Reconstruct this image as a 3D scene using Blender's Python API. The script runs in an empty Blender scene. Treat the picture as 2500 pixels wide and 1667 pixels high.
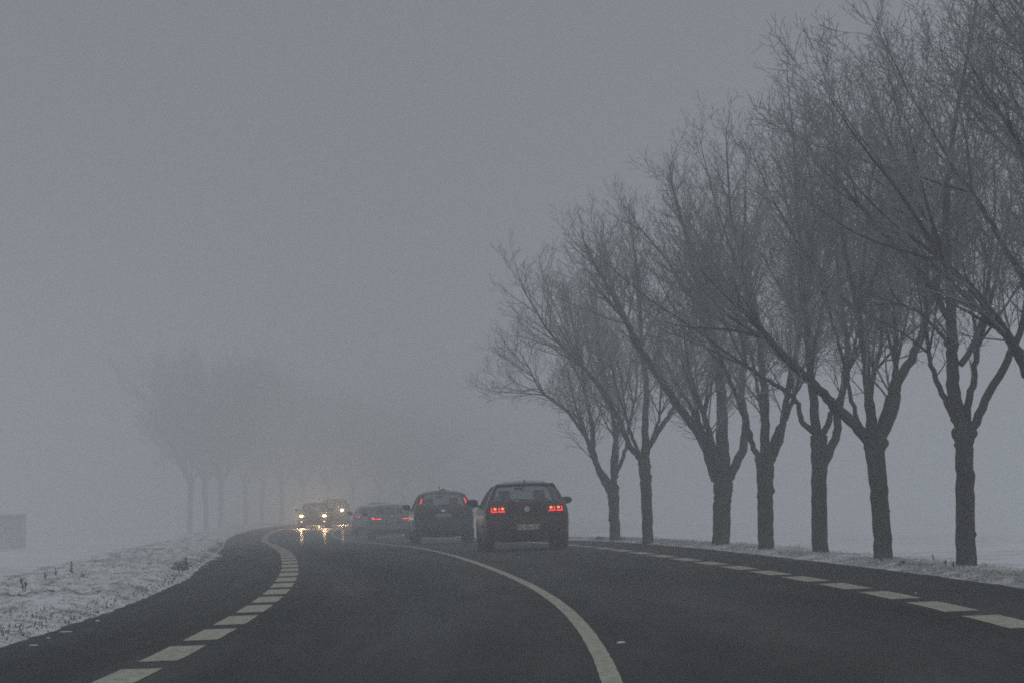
import bpy, math, random
import numpy as np
from mathutils import Vector, Matrix
R = math.radians
sc = bpy.context.scene
# ------------------------------------------------------------------ camera
F_PX, HORIZON, H_CAM = 9925.4, 1174.8, 1.2178          # in pixels of the 2500 px wide photograph
cam_d = bpy.data.cameras.new('camera'); cam = bpy.data.objects.new('camera', cam_d)
sc.collection.objects.link(cam); sc.camera = cam
cam.location = (0, 0, H_CAM); cam.rotation_euler = (R(90), 0, 0)
cam_d.sensor_width = 36; cam_d.lens = F_PX / 2500 * 36
cam_d.shift_y = (HORIZON - 833.5) / 2500
cam_d.clip_start = 0.5; cam_d.clip_end = 6000
# ------------------------------------------------------------------ world: overcast sky
SUN_EL, SUN_AZ = R(38), R(200)
w = bpy.data.worlds.new('World'); sc.world = w; w.use_nodes = True
nt = w.node_tree; nt.nodes.clear()
sky = nt.nodes.new('ShaderNodeTexSky'); sky.sky_type = 'NISHITA'; sky.sun_disc = False
sky.sun_elevation = SUN_EL; sky.sun_rotation = SUN_AZ; sky.air_density = 1; sky.dust_density = 6; sky.ozone_density = 1
hs = nt.nodes.new('ShaderNodeHueSaturation'); hs.inputs['Saturation'].default_value = 0.12
mx = nt.nodes.new('ShaderNodeMixRGB'); mx.inputs[0].default_value = 0.88
mx.inputs[2].default_value = (3.17, 3.53, 3.94, 1)        # the even grey of a closed cloud cover
bg = nt.nodes.new('ShaderNodeBackground'); bg.inputs['Strength'].default_value = 0.075
out = nt.nodes.new('ShaderNodeOutputWorld')
nt.links.new(sky.outputs[0], hs.inputs['Color']); nt.links.new(hs.outputs[0], mx.inputs[1])
tc = nt.nodes.new('ShaderNodeTexCoord'); sx = nt.nodes.new('ShaderNodeSeparateXYZ'); nt.links.new(tc.outputs['Generated'], sx.inputs[0])
mr_ = nt.nodes.new('ShaderNodeMapRange'); mr_.inputs[1].default_value = 0; mr_.inputs[2].default_value = 1      # overcast: zenith brighter than horizon
mr_.inputs[3].default_value = 1.0; mr_.inputs[4].default_value = 2.3; nt.links.new(sx.outputs[2], mr_.inputs[0])
ml = nt.nodes.new('ShaderNodeVectorMath'); ml.operation = 'SCALE'; nt.links.new(mx.outputs[0], ml.inputs[0]); nt.links.new(mr_.outputs[0], ml.inputs['Scale'])
nt.links.new(ml.outputs[0], bg.inputs[0]); nt.links.new(bg.outputs[0], out.inputs[0])
sun_d = bpy.data.lights.new('sun', 'SUN'); sun_d.energy = 0.5; sun_d.angle = R(50); sun_d.color = (1, .97, .93)
sun = bpy.data.objects.new('sun', sun_d); sc.collection.objects.link(sun)
sun.rotation_euler = (R(52), 0, R(160))
# ------------------------------------------------------------------ render settings
sc.view_settings.view_transform = 'Standard'; sc.view_settings.look = 'None'
sc.view_settings.exposure = -0.72; sc.view_settings.gamma = 1
cy = sc.cycles
cy.use_denoising = False; cy.max_bounces = 8; cy.volume_bounces = 3; cy.diffuse_bounces = 3
cy.transparent_max_bounces = 12; cy.caustics_reflective = False; cy.caustics_refractive = False
cy.sample_clamp_indirect = 2.0; cy.use_adaptive_sampling = False; cy.filter_width = 1.7
FOG = 0.0051
col = sc.collection
rng = np.random.default_rng(7)
# ------------------------------------------------------------------ small helpers
def tag(o, label=None, cat=None, group=None, kind=None):
    if label: o['label'] = label
    if cat: o['category'] = cat
    if group: o['group'] = group
    if kind: o['kind'] = kind
    return o
def empty(name, loc=(0, 0, 0), rot=(0, 0, 0), **k):
    o = bpy.data.objects.new(name, None); col.objects.link(o); o.empty_display_size = .2
    o.location = loc; o.rotation_euler = rot
    return tag(o, **k)
def mesh_obj(name, V, Fc, mat, parent=None, smooth=True, **k):
    me = bpy.data.meshes.new(name)
    V = np.asarray(V, dtype=np.float32).reshape(-1, 3)
    if isinstance(Fc, np.ndarray):
        n, m = Fc.shape
        me.vertices.add(len(V)); me.vertices.foreach_set('co', V.ravel())
        me.loops.add(n * m); me.loops.foreach_set('vertex_index', Fc.astype(np.int32).ravel())
        me.polygons.add(n); me.polygons.foreach_set('loop_start', np.arange(n, dtype=np.int32) * m)
        me.update(calc_edges=True)
    else:
        me.from_pydata([tuple(map(float, v)) for v in V], [], [tuple(int(i) for i in f) for f in Fc])
    me.validate()
    if smooth: me.polygons.foreach_set('use_smooth', np.ones(len(me.polygons), dtype=bool))
    me.materials.append(mat)
    o = bpy.data.objects.new(name, me); col.objects.link(o)
    if parent is not None: o.parent = parent
    return tag(o, **k)
class MB:
    """collects shapes for ONE mesh"""
    def __init__(s): s.v = []; s.f = []
    def add(s, V, F):
        n = len(s.v); s.v += [tuple(v) for v in V]; s.f += [tuple(i + n for i in f) for f in F]; return s
    def box(s, c, d, bev=0.0, rot=None):
        x, y, z = d[0] / 2, d[1] / 2, d[2] / 2
        b = min(bev, x * .9, y * .9, z * .9)
        if b <= 0:
            V = [(i * x, j * y, k * z) for i in (-1, 1) for j in (-1, 1) for k in (-1, 1)]
            Fc = [(0, 1, 3, 2), (4, 6, 7, 5), (0, 4, 5, 1), (2, 3, 7, 6), (0, 2, 6, 4), (1, 5, 7, 3)]
        else:
            import bmesh
            bm = bmesh.new(); bmesh.ops.create_cube(bm, size=1)
            for v in bm.verts: v.co = Vector((v.co.x * x * 2, v.co.y * y * 2, v.co.z * z * 2))
            bmesh.ops.bevel(bm, geom=bm.edges[:], offset=b, segments=2, affect='EDGES', profile=.5)
            bm.verts.index_update()
            V = [tuple(v.co) for v in bm.verts]; Fc = [tuple(v.index for v in f.verts) for f in bm.faces]; bm.free()
        M = Matrix.Rotation(rot[0], 4, rot[1]) if rot else Matrix.Identity(4)
        V = [tuple(M @ Vector(v) + Vector(c)) for v in V]
        return s.add(V, Fc)
    def tube(s, pts, rad, n=8, cap=True):
        pts = [Vector(p) for p in pts]; rad = rad if hasattr(rad, '__len__') else [rad] * len(pts)
        V = []; Fc = []
        for i, p in enumerate(pts):
            t = (pts[min(i + 1, len(pts) - 1)] - pts[max(i - 1, 0)]).normalized()
            a = t.cross(Vector((.31, .17, .93) if abs(t.z) < .9 else (1, 0, 0))).normalized(); b = t.cross(a)
            for k in range(n):
                an = 2 * math.pi * k / n
                V.append(p + (a * math.cos(an) + b * math.sin(an)) * rad[i])
        for i in range(len(pts) - 1):
            for k in range(n):
                Fc.append((i * n + k, i * n + (k + 1) % n, (i + 1) * n + (k + 1) % n, (i + 1) * n + k))
        if cap: Fc += [tuple(range(n))[::-1], tuple((len(pts) - 1) * n + k for k in range(n))]
        return s.add(V, Fc)
    def lathe(s, prof, axis='X', n=28, c=(0, 0, 0)):
        """prof: list of (along axis, radius)"""
        V = []; Fc = []
        for a, r in prof:
            for k in range(n):
                t = 2 * math.pi * k / n; p, q = r * math.cos(t), r * math.sin(t)
                v = {'X': (a, p, q), 'Y': (p, a, q), 'Z': (p, q, a)}[axis]
                V.append((v[0] + c[0], v[1] + c[1], v[2] + c[2]))
        for i in range(len(prof) - 1):
            for k in range(n):
                Fc.append((i * n + k, i * n + (k + 1) % n, (i + 1) * n + (k + 1) % n, (i + 1) * n + k))
        Fc += [tuple(range(n))[::-1], tuple((len(prof) - 1) * n + k for k in range(n))]
        return s.add(V, Fc)
    def build(s, name, mat, parent=None, smooth=False, **k):
        return mesh_obj(name, s.v, s.f, mat, parent, smooth, **k)
def vnoise(x, y, scale, seed):
    """value noise on a lattice, -1..1"""
    r = np.random.default_rng(seed).random((256, 256)) * 2 - 1
    x = np.asarray(x) / scale; y = np.asarray(y) / scale
    i = np.floor(x).astype(int); j = np.floor(y).astype(int); fx = x - i; fy = y - j
    fx = fx * fx * (3 - 2 * fx); fy = fy * fy * (3 - 2 * fy)
    g = lambda a, b: r[a % 256, b % 256]
    return (g(i, j) * (1 - fx) + g(i + 1, j) * fx) * (1 - fy) + (g(i, j + 1) * (1 - fx) + g(i + 1, j + 1) * fx) * fy
# ------------------------------------------------------------------ materials
def new_mat(name):
    m = bpy.data.materials.new(name); m.use_nodes = True
    n = m.node_tree; b = n.nodes['Principled BSDF']; return m, n, b
def plain(name, c, rough=.6, metal=0, spec=.5, coat=0, var=0.0, vscale=8, emit=None, es=0):
    m, n, b = new_mat(name)
    b.inputs['Base Color'].default_value = (*c, 1); b.inputs['Roughness'].default_value = rough
    b.inputs['Metallic'].default_value = metal; b.inputs['Specular IOR Level'].default_value = spec
    b.inputs['Coat Weight'].default_value = coat; b.inputs['Coat Roughness'].default_value = .12
    if emit: b.inputs['Emission Color'].default_value = (*emit, 1); b.inputs['Emission Strength'].default_value = es
    if var:
        t = n.nodes.new('ShaderNodeTexCoord'); z = n.nodes.new('ShaderNodeTexNoise'); z.inputs['Scale'].default_value = vscale
        z.inputs['Detail'].default_value = 6
        r = n.nodes.new('ShaderNodeValToRGB')
        r.color_ramp.elements[0].position = .3; r.color_ramp.elements[1].position = .7
        r.color_ramp.elements[0].color = (*[max(0, x * (1 - var)) for x in c], 1)
        r.color_ramp.elements[1].color = (*[min(1, x * (1 + var)) for x in c], 1)
        n.links.new(t.outputs['Object'], z.inputs['Vector']); n.links.new(z.outputs[0], r.inputs[0])
        n.links.new(r.outputs[0], b.inputs['Base Color'])
    return m
def ramp(n, inp, stops):
    r = n.nodes.new('ShaderNodeValToRGB'); e = r.color_ramp.elements
    while len(e) > 1: e.remove(e[-1])
    e[0].position, e[0].color = stops[0][0], (*stops[0][1], 1)
    for p, c in stops[1:]:
        x = e.new(p); x.color = (*c, 1)
    n.links.new(inp, r.inputs[0]); return r.outputs[0]
def noise(n, scale, detail=5, rough=.55, coord='Object', stretch=None):
    t = n.nodes.new('ShaderNodeTexCoord'); z = n.nodes.new('ShaderNodeTexNoise')
    z.inputs['Scale'].default_value = scale; z.inputs['Detail'].default_value = detail; z.inputs['Roughness'].default_value = rough
    src = t.outputs[coord]
    if stretch:
        mp = n.nodes.new('ShaderNodeMapping'); mp.inputs['Scale'].default_value = stretch
        n.links.new(src, mp.inputs[0]); src = mp.outputs[0]
    n.links.new(src, z.inputs['Vector']); return z.outputs[0]
def mixc(n, fac, a, b, mode='MIX'):
    m = n.nodes.new('ShaderNodeMixRGB'); m.blend_type = mode
    for k, v in ((0, fac), (1, a), (2, b)):
        if hasattr(v, 'links'): n.links.new(v, m.inputs[k])
        elif isinstance(v, tuple): m.inputs[k].default_value = (*v, 1)
        else: m.inputs[k].default_value = v
    return m.outputs[0]
def bump(n, b, h, strength, dist):
    p = n.nodes.new('ShaderNodeBump'); p.inputs['Strength'].default_value = strength; p.inputs['Distance'].default_value = dist
    n.links.new(h, p.inputs['Height']); n.links.new(p.outputs[0], b.inputs['Normal'])

def asphalt():
    m, n, b = new_mat('asphalt')
    big = noise(n, .35, 4); fine = noise(n, 60, 3, .7)
    long_ = noise(n, 1.0, 4, .6, 'UV', (1, .02, 1))       # wheel-track and seam streaks run along the lane
    c = ramp(n, big, [(.3, (.009, .012, .014)), (.7, (.016, .019, .021))])
    c = mixc(n, .55, c, ramp(n, long_, [(.3, (.55, .55, .55)), (.7, (1.25, 1.25, 1.25))]), 'MULTIPLY')
    tu = n.nodes.new('ShaderNodeTexCoord'); su = n.nodes.new('ShaderNodeSeparateXYZ'); n.links.new(tu.outputs['UV'], su.inputs[0])
    sn = n.nodes.new('ShaderNodeMath'); sn.operation = 'SINE'; ms = n.nodes.new('ShaderNodeMath'); ms.operation = 'MULTIPLY'; ms.inputs[1].default_value = 3.7
    n.links.new(su.outputs[0], ms.inputs[0]); n.links.new(ms.outputs[0], sn.inputs[0])
    mr0 = n.nodes.new('ShaderNodeMapRange'); mr0.inputs[1].default_value = -1; mr0.inputs[2].default_value = 1; mr0.inputs[3].default_value = .7; mr0.inputs[4].default_value = 1.35
    n.links.new(sn.outputs[0], mr0.inputs[0]); c = mixc(n, .6, c, mr0.outputs[0], 'MULTIPLY')       # worn wheel tracks
    salt = noise(n, 1.7, 8, .72, 'UV', (1, .12, 1)); c = mixc(n, ramp(n, salt, [(.5, (0,) * 3), (.78, (.5,) * 3)]), c, (.060, .061, .061))   # dried salt
    grit = noise(n, 26, 3, .8); c = mixc(n, ramp(n, grit, [(.62, (0,) * 3), (.72, (.6,) * 3)]), c, (.05, .05, .05))
    c = mixc(n, .5, c, ramp(n, fine, [(.3, (.55, .55, .55)), (.7, (1.5, 1.5, 1.5))]), 'MULTIPLY')
    n.links.new(c, b.inputs['Base Color'])
    n.links.new(ramp(n, noise(n, .8, 4, .6, 'UV', (1, .05, 1)), [(.35, (.50,) * 3), (.7, (.72,) * 3)]), b.inputs['Roughness'])
    b.inputs['Specular IOR Level'].default_value = .05
    bump(n, b, fine, .5, .01)
    # a wet film in the wheel tracks on the lower stretch beyond the bend
    t = n.nodes.new('ShaderNodeTexCoord'); sp = n.nodes.new('ShaderNodeSeparateXYZ'); n.links.new(t.outputs['UV'], sp.inputs[0])
    mr = n.nodes.new('ShaderNodeMapRange'); mr.inputs[1].default_value = 120; mr.inputs[2].default_value = 185; mr.inputs[3].default_value = 0; mr.inputs[4].default_value = .02
    n.links.new(sp.outputs[1], mr.inputs[0]); mt = n.nodes.new('ShaderNodeMath'); mt.operation = 'MULTIPLY'
    n.links.new(mr.outputs[0], mt.inputs[0]); n.links.new(ramp(n, long_, [(.35, (.25,) * 3), (.6, (1,) * 3)]), mt.inputs[1])
    n.links.new(mt.outputs[0], b.inputs['Coat Weight']); b.inputs['Coat Roughness'].default_value = .16; b.inputs['Coat IOR'].default_value = 1.33
    return m
def paint_mark():
    m, n, b = new_mat('road_paint')
    c = ramp(n, noise(n, 9, 6, .65), [(.25, (.30, .28, .22)), (.5, (.50, .475, .385)), (.8, (.60, .575, .48))])
    c = mixc(n, .6, c, ramp(n, noise(n, 90, 2, .7), [(.3, (.6, .6, .6)), (.6, (1.1, 1.1, 1.1))]), 'MULTIPLY')
    c = mixc(n, ramp(n, noise(n, 14, 8, .75), [(.50, (0,) * 3), (.60, (.75,) * 3)]), c, (.10, .10, .09))     # rubbed through to the asphalt
    n.links.new(c, b.inputs['Base Color']); b.inputs['Roughness'].default_value = .8
    b.inputs['Specular IOR Level'].default_value = .15
    return m
def snow_ground(name, white, grass, lo, hi, sc1, sc2):
    m, n, b = new_mat(name)
    a = noise(n, sc1, 7, .68); a2 = noise(n, sc2, 4, .6)
    f = mixc(n, .45, a, a2); big = noise(n, .5 if sc1 > 1 else .06, 3); f = mixc(n, .22, f, big)
    c = ramp(n, f, [(lo, grass), ((lo + hi) / 2, tuple((x + y) / 2 for x, y in zip(grass, white))), (hi, white)])
    n.links.new(c, b.inputs['Base Color']); b.inputs['Roughness'].default_value = .95
    b.inputs['Specular IOR Level'].default_value = .1
    bump(n, b, a, .6, .04)
    return m
M = {}
M['asphalt'] = asphalt(); M['mark'] = paint_mark()
M['snow'] = snow_ground('verge_snow', (.80, .80, .81), (.15, .14, .115), .39, .54, 4.0, 24)
M['field'] = snow_ground('field_snow', (.80, .81, .84), (.26, .26, .25), .37, .50, .35, 2.2)
M['frost_grass'] = plain('frosted_grass', (.50, .495, .47), .9, spec=.1, var=.55, vscale=3)
M['stubble'] = plain('verge_stubble', (.20, .195, .165), .9, spec=.1, var=.6, vscale=3)
M['weed'] = plain('dry_weed', (.19, .185, .165), .9, spec=.1, var=.4, vscale=20)
M['bare_snow'] = plain('fresh_snow', (.62, .65, .68), .8, spec=.2, var=.08, vscale=12)
def bark():
    m, n, b = new_mat('bark')
    a = noise(n, 3.5, 8, .7, stretch=(1, 1, .35)); f = noise(n, 30, 4, .7, stretch=(1, 1, .3))
    c = ramp(n, a, [(.3, (.055, .056, .054)), (.55, (.09, .091, .087)), (.66, (.13, .135, .13)), (.74, (.24, .25, .245))])
    c = mixc(n, .5, c, ramp(n, f, [(.3, (.6, .6, .6)), (.7, (1.3, 1.3, 1.3))]), 'MULTIPLY')
    n.links.new(c, b.inputs['Base Color']); b.inputs['Roughness'].default_value = .95; b.inputs['Specular IOR Level'].default_value = .1
    bump(n, b, f, .8, .02)
    return m
M['bark'] = bark()
M['twig'] = plain('twig', (.30, .303, .306), .95, spec=.05, var=.35, vscale=1.2)
M['tyre'] = plain('tyre', (.018, .018, .019), .85, spec=.2, var=.2)
M['rim'] = plain('rim', (.16, .16, .165), .45, metal=.6, var=.2)
M['black_plastic'] = plain('black_plastic', (.016, .016, .018), .6, spec=.3, var=.3, vscale=5)
M['interior'] = plain('interior', (.014, .014, .015), .9, spec=.1)
M['chrome'] = plain('chrome', (.80, .81, .83), .5, metal=.6)
M['mirror_pane'] = plain('mirror_pane', (.05, .055, .06), .3)
M['plate'] = plain('plate_white', (.40, .385, .33), .5, spec=.3, var=.08, vscale=20)
M['plate_lit_tint'] = plain('plate_lit_tint', (.85, .76, .58), .5, spec=.3, var=.08, vscale=20)  # plate-lamp light painted in as a paler, warmer base colour
M['plate_blue'] = plain('plate_blue', (.03, .06, .22), .5)
M['ink'] = plain('plate_ink', (.012, .012, .012), .6)
M['reflector'] = plain('red_reflector', (.22, .018, .012), .3)
M['red_lens'] = plain('red_lens', (.13, .012, .014), .5)
M['lamp_red'] = plain('lit_red_lamp', (.4, .02, .02), .3, emit=(1, .012, .014), es=4.0)
M['lamp_soft'] = plain('soft_red_lamp', (.4, .02, .02), .3, emit=(1, .05, .055), es=1.9)
M['lamp_hot'] = plain('hot_red_lamp', (.6, .2, .05), .3, emit=(1, .30, .10), es=2.6)
M['head'] = plain('lit_headlamp', (.8, .8, .7), .2, emit=(1, .68, .32), es=16)
M['fog_lamp'] = plain('lit_fog_lamp', (.8, .8, .7), .2, emit=(1, .60, .28), es=9)
M['lamp_far'] = plain('bright_red_lamp', (.4, .02, .02), .3, emit=(1, .05, .065), es=5)
M['head_small'] = plain('small_lit_lamp', (.8, .8, .7), .2, emit=(1, .85, .62), es=6)
def paint(name, c, metal=.35, rough=.38, coat=.3):
    m, n, b = new_mat(name)
    f = noise(n, 2.2, 5, .6)
    cc = ramp(n, f, [(.3, tuple(x * .85 for x in c)), (.7, tuple(x * 1.15 + .004 for x in c))])
    # road dirt sprayed on the lower body
    t = n.nodes.new('ShaderNodeTexCoord'); s = n.nodes.new('ShaderNodeSeparateXYZ'); n.links.new(t.outputs['Object'], s.inputs[0])
    mr = n.nodes.new('ShaderNodeMapRange'); mr.inputs[1].default_value = .15; mr.inputs[2].default_value = .85
    mr.inputs[3].default_value = .75; mr.inputs[4].default_value = .12; n.links.new(s.outputs[2], mr.inputs[0])
    fac = n.nodes.new('ShaderNodeMath'); fac.operation = 'MULTIPLY'; n.links.new(mr.outputs[0], fac.inputs[0]); n.links.new(noise(n, 4, 6, .7), fac.inputs[1])
    cc = mixc(n, fac.outputs[0], cc, (.075, .072, .068))
    n.links.new(cc, b.inputs['Base Color']); b.inputs['Metallic'].default_value = metal
    b.inputs['Roughness'].default_value = rough; b.inputs['Coat Weight'].default_value = coat; b.inputs['Coat Roughness'].default_value = .2
    b.inputs['Specular IOR Level'].default_value = .35 if coat else .1
    return m
def glass(name, tint, refl=.12):
    m = bpy.data.materials.new(name); m.use_nodes = True; n = m.node_tree; n.nodes.clear()
    t = n.nodes.new('ShaderNodeBsdfTransparent'); t.inputs[0].default_value = (*tint, 1)
    g = n.nodes.new('ShaderNodeBsdfGlossy'); g.inputs['Roughness'].default_value = .12; g.inputs[0].default_value = (.8, .8, .8, 1)
    x = n.nodes.new('ShaderNodeMixShader'); o = n.nodes.new('ShaderNodeOutputMaterial')
    x.inputs[0].default_value = refl; n.links.new(t.outputs[0], x.inputs[1]); n.links.new(g.outputs[0], x.inputs[2]); n.links.new(x.outputs[0], o.inputs[0])
    return m
M['glass'] = glass('tinted_glass', (.48, .54, .56)); M['glass_dark'] = glass('privacy_glass', (.16, .17, .18))
# ------------------------------------------------------------------ the road's course
SK = np.array([0, 40, 80, 120, 170, 240, 320.]); ZK = np.array([0, 30, 60, 90, 130, 180, 250, 320., 600.])
KAP = np.array([-1.50968, -1.53170, -.43128, -.13554, .24225, 2.28305, 4.13182]) / 1000
ZZ = np.array([.0017, .00196, -.14559, -.3184, -.75372, -1.28917, -1.39423, -1.47648, -1.9])
def spline(xk, yk, x):
    x = np.asarray(x, float)
    m = np.gradient(yk, xk); i = np.clip(np.searchsorted(xk, x) - 1, 0, len(xk) - 2)
    hh = xk[i + 1] - xk[i]; t = np.clip((x - xk[i]) / hh, 0, 1)
    return (2 * t**3 - 3 * t**2 + 1) * yk[i] + (t**3 - 2 * t**2 + t) * hh * m[i] + (-2 * t**3 + 3 * t**2) * yk[i + 1] + (t**3 - t**2) * hh * m[i + 1]
S_ = np.arange(-40, 521, 1.0)
_k = spline(SK, KAP, np.clip(S_, 0, 320)); _k = np.where(S_ > 255, np.interp(S_, [255, 300, 520], [_k[295], -.0012, -.0012]), _k)
_i0 = 40
_t = np.concatenate([[0], np.cumsum((_k[1:] + _k[:-1]) / 2)]); TH = _t - _t[_i0] + .045379
_x = np.concatenate([[0], np.cumsum(np.sin((TH[1:] + TH[:-1]) / 2))]); XC = _x - _x[_i0] - .04965
_y = np.concatenate([[0], np.cumsum(np.cos((TH[1:] + TH[:-1]) / 2))]); YC = _y - _y[_i0]
WL, WR = 3.244, 3.270; EDGE_L, EDGE_R = -4.92, 4.72
def th_at(s): return np.interp(s, S_, TH)
def kf_at(s): return np.interp(s, [0, 60, 200, 360], [.036315, .036315, .021011, .021011])
def zc_at(s): return spline(ZK, ZZ, np.clip(s, 0, 600))
def road_pt(s, off, dz=0.0):
    t = th_at(s)
    return np.interp(s, S_, XC) + off * np.cos(t), np.interp(s, S_, YC) - off * np.sin(t), zc_at(s) + kf_at(s) * off + dz
def grid_faces(n, m):
    i, j = np.meshgrid(np.arange(n - 1), np.arange(m - 1), indexing='ij'); a = i * m + j
    return np.stack([a, a + 1, a + m + 1, a + m], -1).reshape(-1, 4)
def set_uv(o, U):
    me = o.data; uv = me.uv_layers.new(name='UVMap'); li = np.empty(len(me.loops), dtype=np.int32)
    me.loops.foreach_get('vertex_index', li); uv.data.foreach_set('uv', U[li].astype(np.float32).ravel())
# asphalt sheet (with a slightly ragged edge)
ss = np.concatenate([np.arange(-35, 20, 1.0), np.arange(20, 130, .25), np.arange(130, 430, 1.0)])
oo = np.concatenate([[EDGE_L], np.linspace(-4.6, 4.4, 19), [EDGE_R]])
SG, OG = np.meshgrid(ss, oo, indexing='ij'); OG = OG.copy()
OG[:, 0] += np.maximum(0, vnoise(ss, ss * 0, .8, 8)) * .30 * np.exp(-((ss - 92) / 16) ** 2) + vnoise(ss, ss * 0, .6, 3) * .035 + vnoise(ss, ss * 0, 5, 4) * .05
OG[:, -1] += vnoise(ss, ss * 0 + 9, .6, 5) * .04 + vnoise(ss, ss * 0, 6, 6) * .05
X, Y, Z = road_pt(SG, OG)
road = mesh_obj('road', np.stack([X, Y, Z], -1).reshape(-1, 3), grid_faces(*SG.shape), M['asphalt'], kind='structure')
set_uv(road, np.stack([OG.ravel(), SG.ravel()], -1))
# painted lines: each a thin sheet 4 mm above the asphalt
def strip(V, Fc, s0, s1, off, wd, dz=.004, step=.5, jag=0.0):
    n = max(2, int((s1 - s0) / step) + 1); s = np.linspace(s0, s1, n); b = len(V)
    for k, q in enumerate(s):
        for sd in (-.5, .5):
            j = jag * (random.random() - .5)
            V.append([float(c) for c in road_pt(q, off + sd * wd + j, dz)])
    for k in range(n - 1): Fc.append((b + 2 * k, b + 2 * k + 1, b + 2 * k + 3, b + 2 * k + 2))
random.seed(3)
V, Fc = [], []; strip(V, Fc, -30, 400, 0, .125, jag=.006)
mesh_obj('centre_line', V, Fc, M['mark'], kind='structure', smooth=False)
for nm, off, s0, wd in (('left_edge_line', -WL, 31.716, .30), ('right_edge_line', WR, 32.041, .30)):
    V, Fc = [], []
    for i in range(-14, 84):
        c = s0 + 4.33 * i
        strip(V, Fc, c - 1.52 + random.uniform(-.04, .04), c + 1.52 + random.uniform(-.04, .04), off, wd, jag=.01)
    mesh_obj(nm, V, Fc, M['mark'], kind='structure', smooth=False)
# ------------------------------------------------------------------ ground
def left_drop(s): return .55 + np.clip((s - 60) / 200, 0, 1.0) * 1.15 + np.clip((s - 260) / 150, 0, 1) * .6
def right_drop(s): return .34 + np.clip((s - 90) / 250, 0, 1) * .9
def smoothstep(x): x = np.clip(x, 0, 1); return x * x * (3 - 2 * x)
def verge_z(s, off):
    zc = zc_at(s); k = kf_at(s)
    l = zc + k * EDGE_L + .035 * smoothstep((EDGE_L - off) / .35) + .02 * smoothstep((-5.2 - off) / 1.4) - (left_drop(s) + .02) * smoothstep((-7.1 - off) / 2.6)
    r = zc + k * EDGE_R + .05 * smoothstep((off - EDGE_R) / .35) - (right_drop(s) + .05) * smoothstep((off - 5.9) / 2.2)
    return np.where(off < 0, l, r)
def lumps(x, y, amp):
    return amp * (vnoise(x, y, .9, 11) * .9 + vnoise(x, y, .35, 12) * .7 + np.maximum(0, vnoise(x, y, .16, 13)) * .8)
def verge(name, offs, s0, s1, step, amp, mat):
    s = np.arange(s0, s1, step); SG, OG = np.meshgrid(s, offs, indexing='ij')
    X, Y, _ = road_pt(SG, OG); Zv = verge_z(SG, OG)
    edge = np.minimum(np.abs(OG - EDGE_L), np.abs(OG - EDGE_R))
    Zv = Zv + lumps(X, Y, amp) * np.clip(edge / .5, 0.15, 1) * np.where(np.abs(OG) > 10, .4, 1)
    inside = (OG > EDGE_L) & (OG < EDGE_R)
    Zv = np.where(inside, zc_at(SG) + kf_at(SG) * OG - .05, Zv)
    Zv = np.where((OG <= offs.min() + .01) & (OG < 0), Zv - .5, Zv); Zv = np.where((OG >= offs.max() - .01) & (OG > 0), Zv - .5, Zv)
    return mesh_obj(name, np.stack([X, Y, Zv], -1).reshape(-1, 3), grid_faces(*SG.shape), mat, kind='structure')
lo = np.concatenate([[-17, -15, -13.5, -12.5], np.arange(-11.8, -9, .3), np.arange(-9, -4.85, .06), [-4.7]])
ro = np.concatenate([[4.5], np.arange(4.66, 6.6, .06), np.arange(6.6, 9.5, .25), [10, 11, 12.5, 14]])
verge('verge_left', lo, 18, 190, .08, .06, M['snow']); verge('verge_right', ro, 18, 160, .09, .016, M['snow'])
lo2 = lo[::3]; ro2 = ro[::3]
lo2 = np.concatenate([lo2, [-4.9, -4.7]]); ro2 = np.concatenate([[4.5, 4.7], ro2[1:], [14]])
verge('verge_left_far', lo2, 190, 500, 1.0, .03, M['snow']); verge('verge_right_far', ro2, 160, 500, 1.0, .03, M['snow'])
# the ground sheet, out to the horizon
def warp(n, lim, near): 
    t = np.linspace(-1, 1, n); return np.sign(t) * (np.abs(t) * near * 1.5 + (np.abs(t) ** 4) * (lim - near * 1.5))
gx = warp(260, 2200, 120); gy = np.concatenate([np.arange(-2200, -60, 80.), np.arange(-60, 420, 2.0), np.arange(420, 900, 20.), np.arange(900, 2300, 100.)])
GX, GY = np.meshgrid(gx, gy, indexing='ij')
gs = np.interp(GY, YC, S_); goff = np.clip((GX - np.interp(GY, YC, XC)) * np.cos(th_at(gs)), -400, 400)
gz = np.where(goff < 0, zc_at(gs) + kf_at(gs) * EDGE_L - left_drop(gs), zc_at(gs) + kf_at(gs) * EDGE_R - right_drop(gs))
gz = gz + np.where(np.abs(goff) < 9, -.5, 0) - np.clip((gs - 260) / 300, 0, 1) * .8
gz = gz + vnoise(GX, GY, 14, 21) * .10 + vnoise(GX, GY, 3.5, 22) * .04
mesh_obj('ground', np.stack([GX, GY, gz], -1).reshape(-1, 3), grid_faces(*GX.shape)[:, ::-1], M['field'], kind='structure')
def ground_z(x, y):
    s = float(np.interp(y, YC, S_)); off = (x - float(np.interp(y, YC, XC))) * math.cos(float(th_at(s)))
    if off < 0: z = zc_at(s) + kf_at(s) * EDGE_L - left_drop(s)
    else: z = zc_at(s) + kf_at(s) * EDGE_R - right_drop(s)
    return float(z) - min(1, max(0, (s - 260) / 300)) * .8
def at_px(px, Yd): return (px - 1250) * Yd / F_PX
def z_px(py, Yd): return H_CAM - (py - HORIZON) * Yd / F_PX
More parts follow.
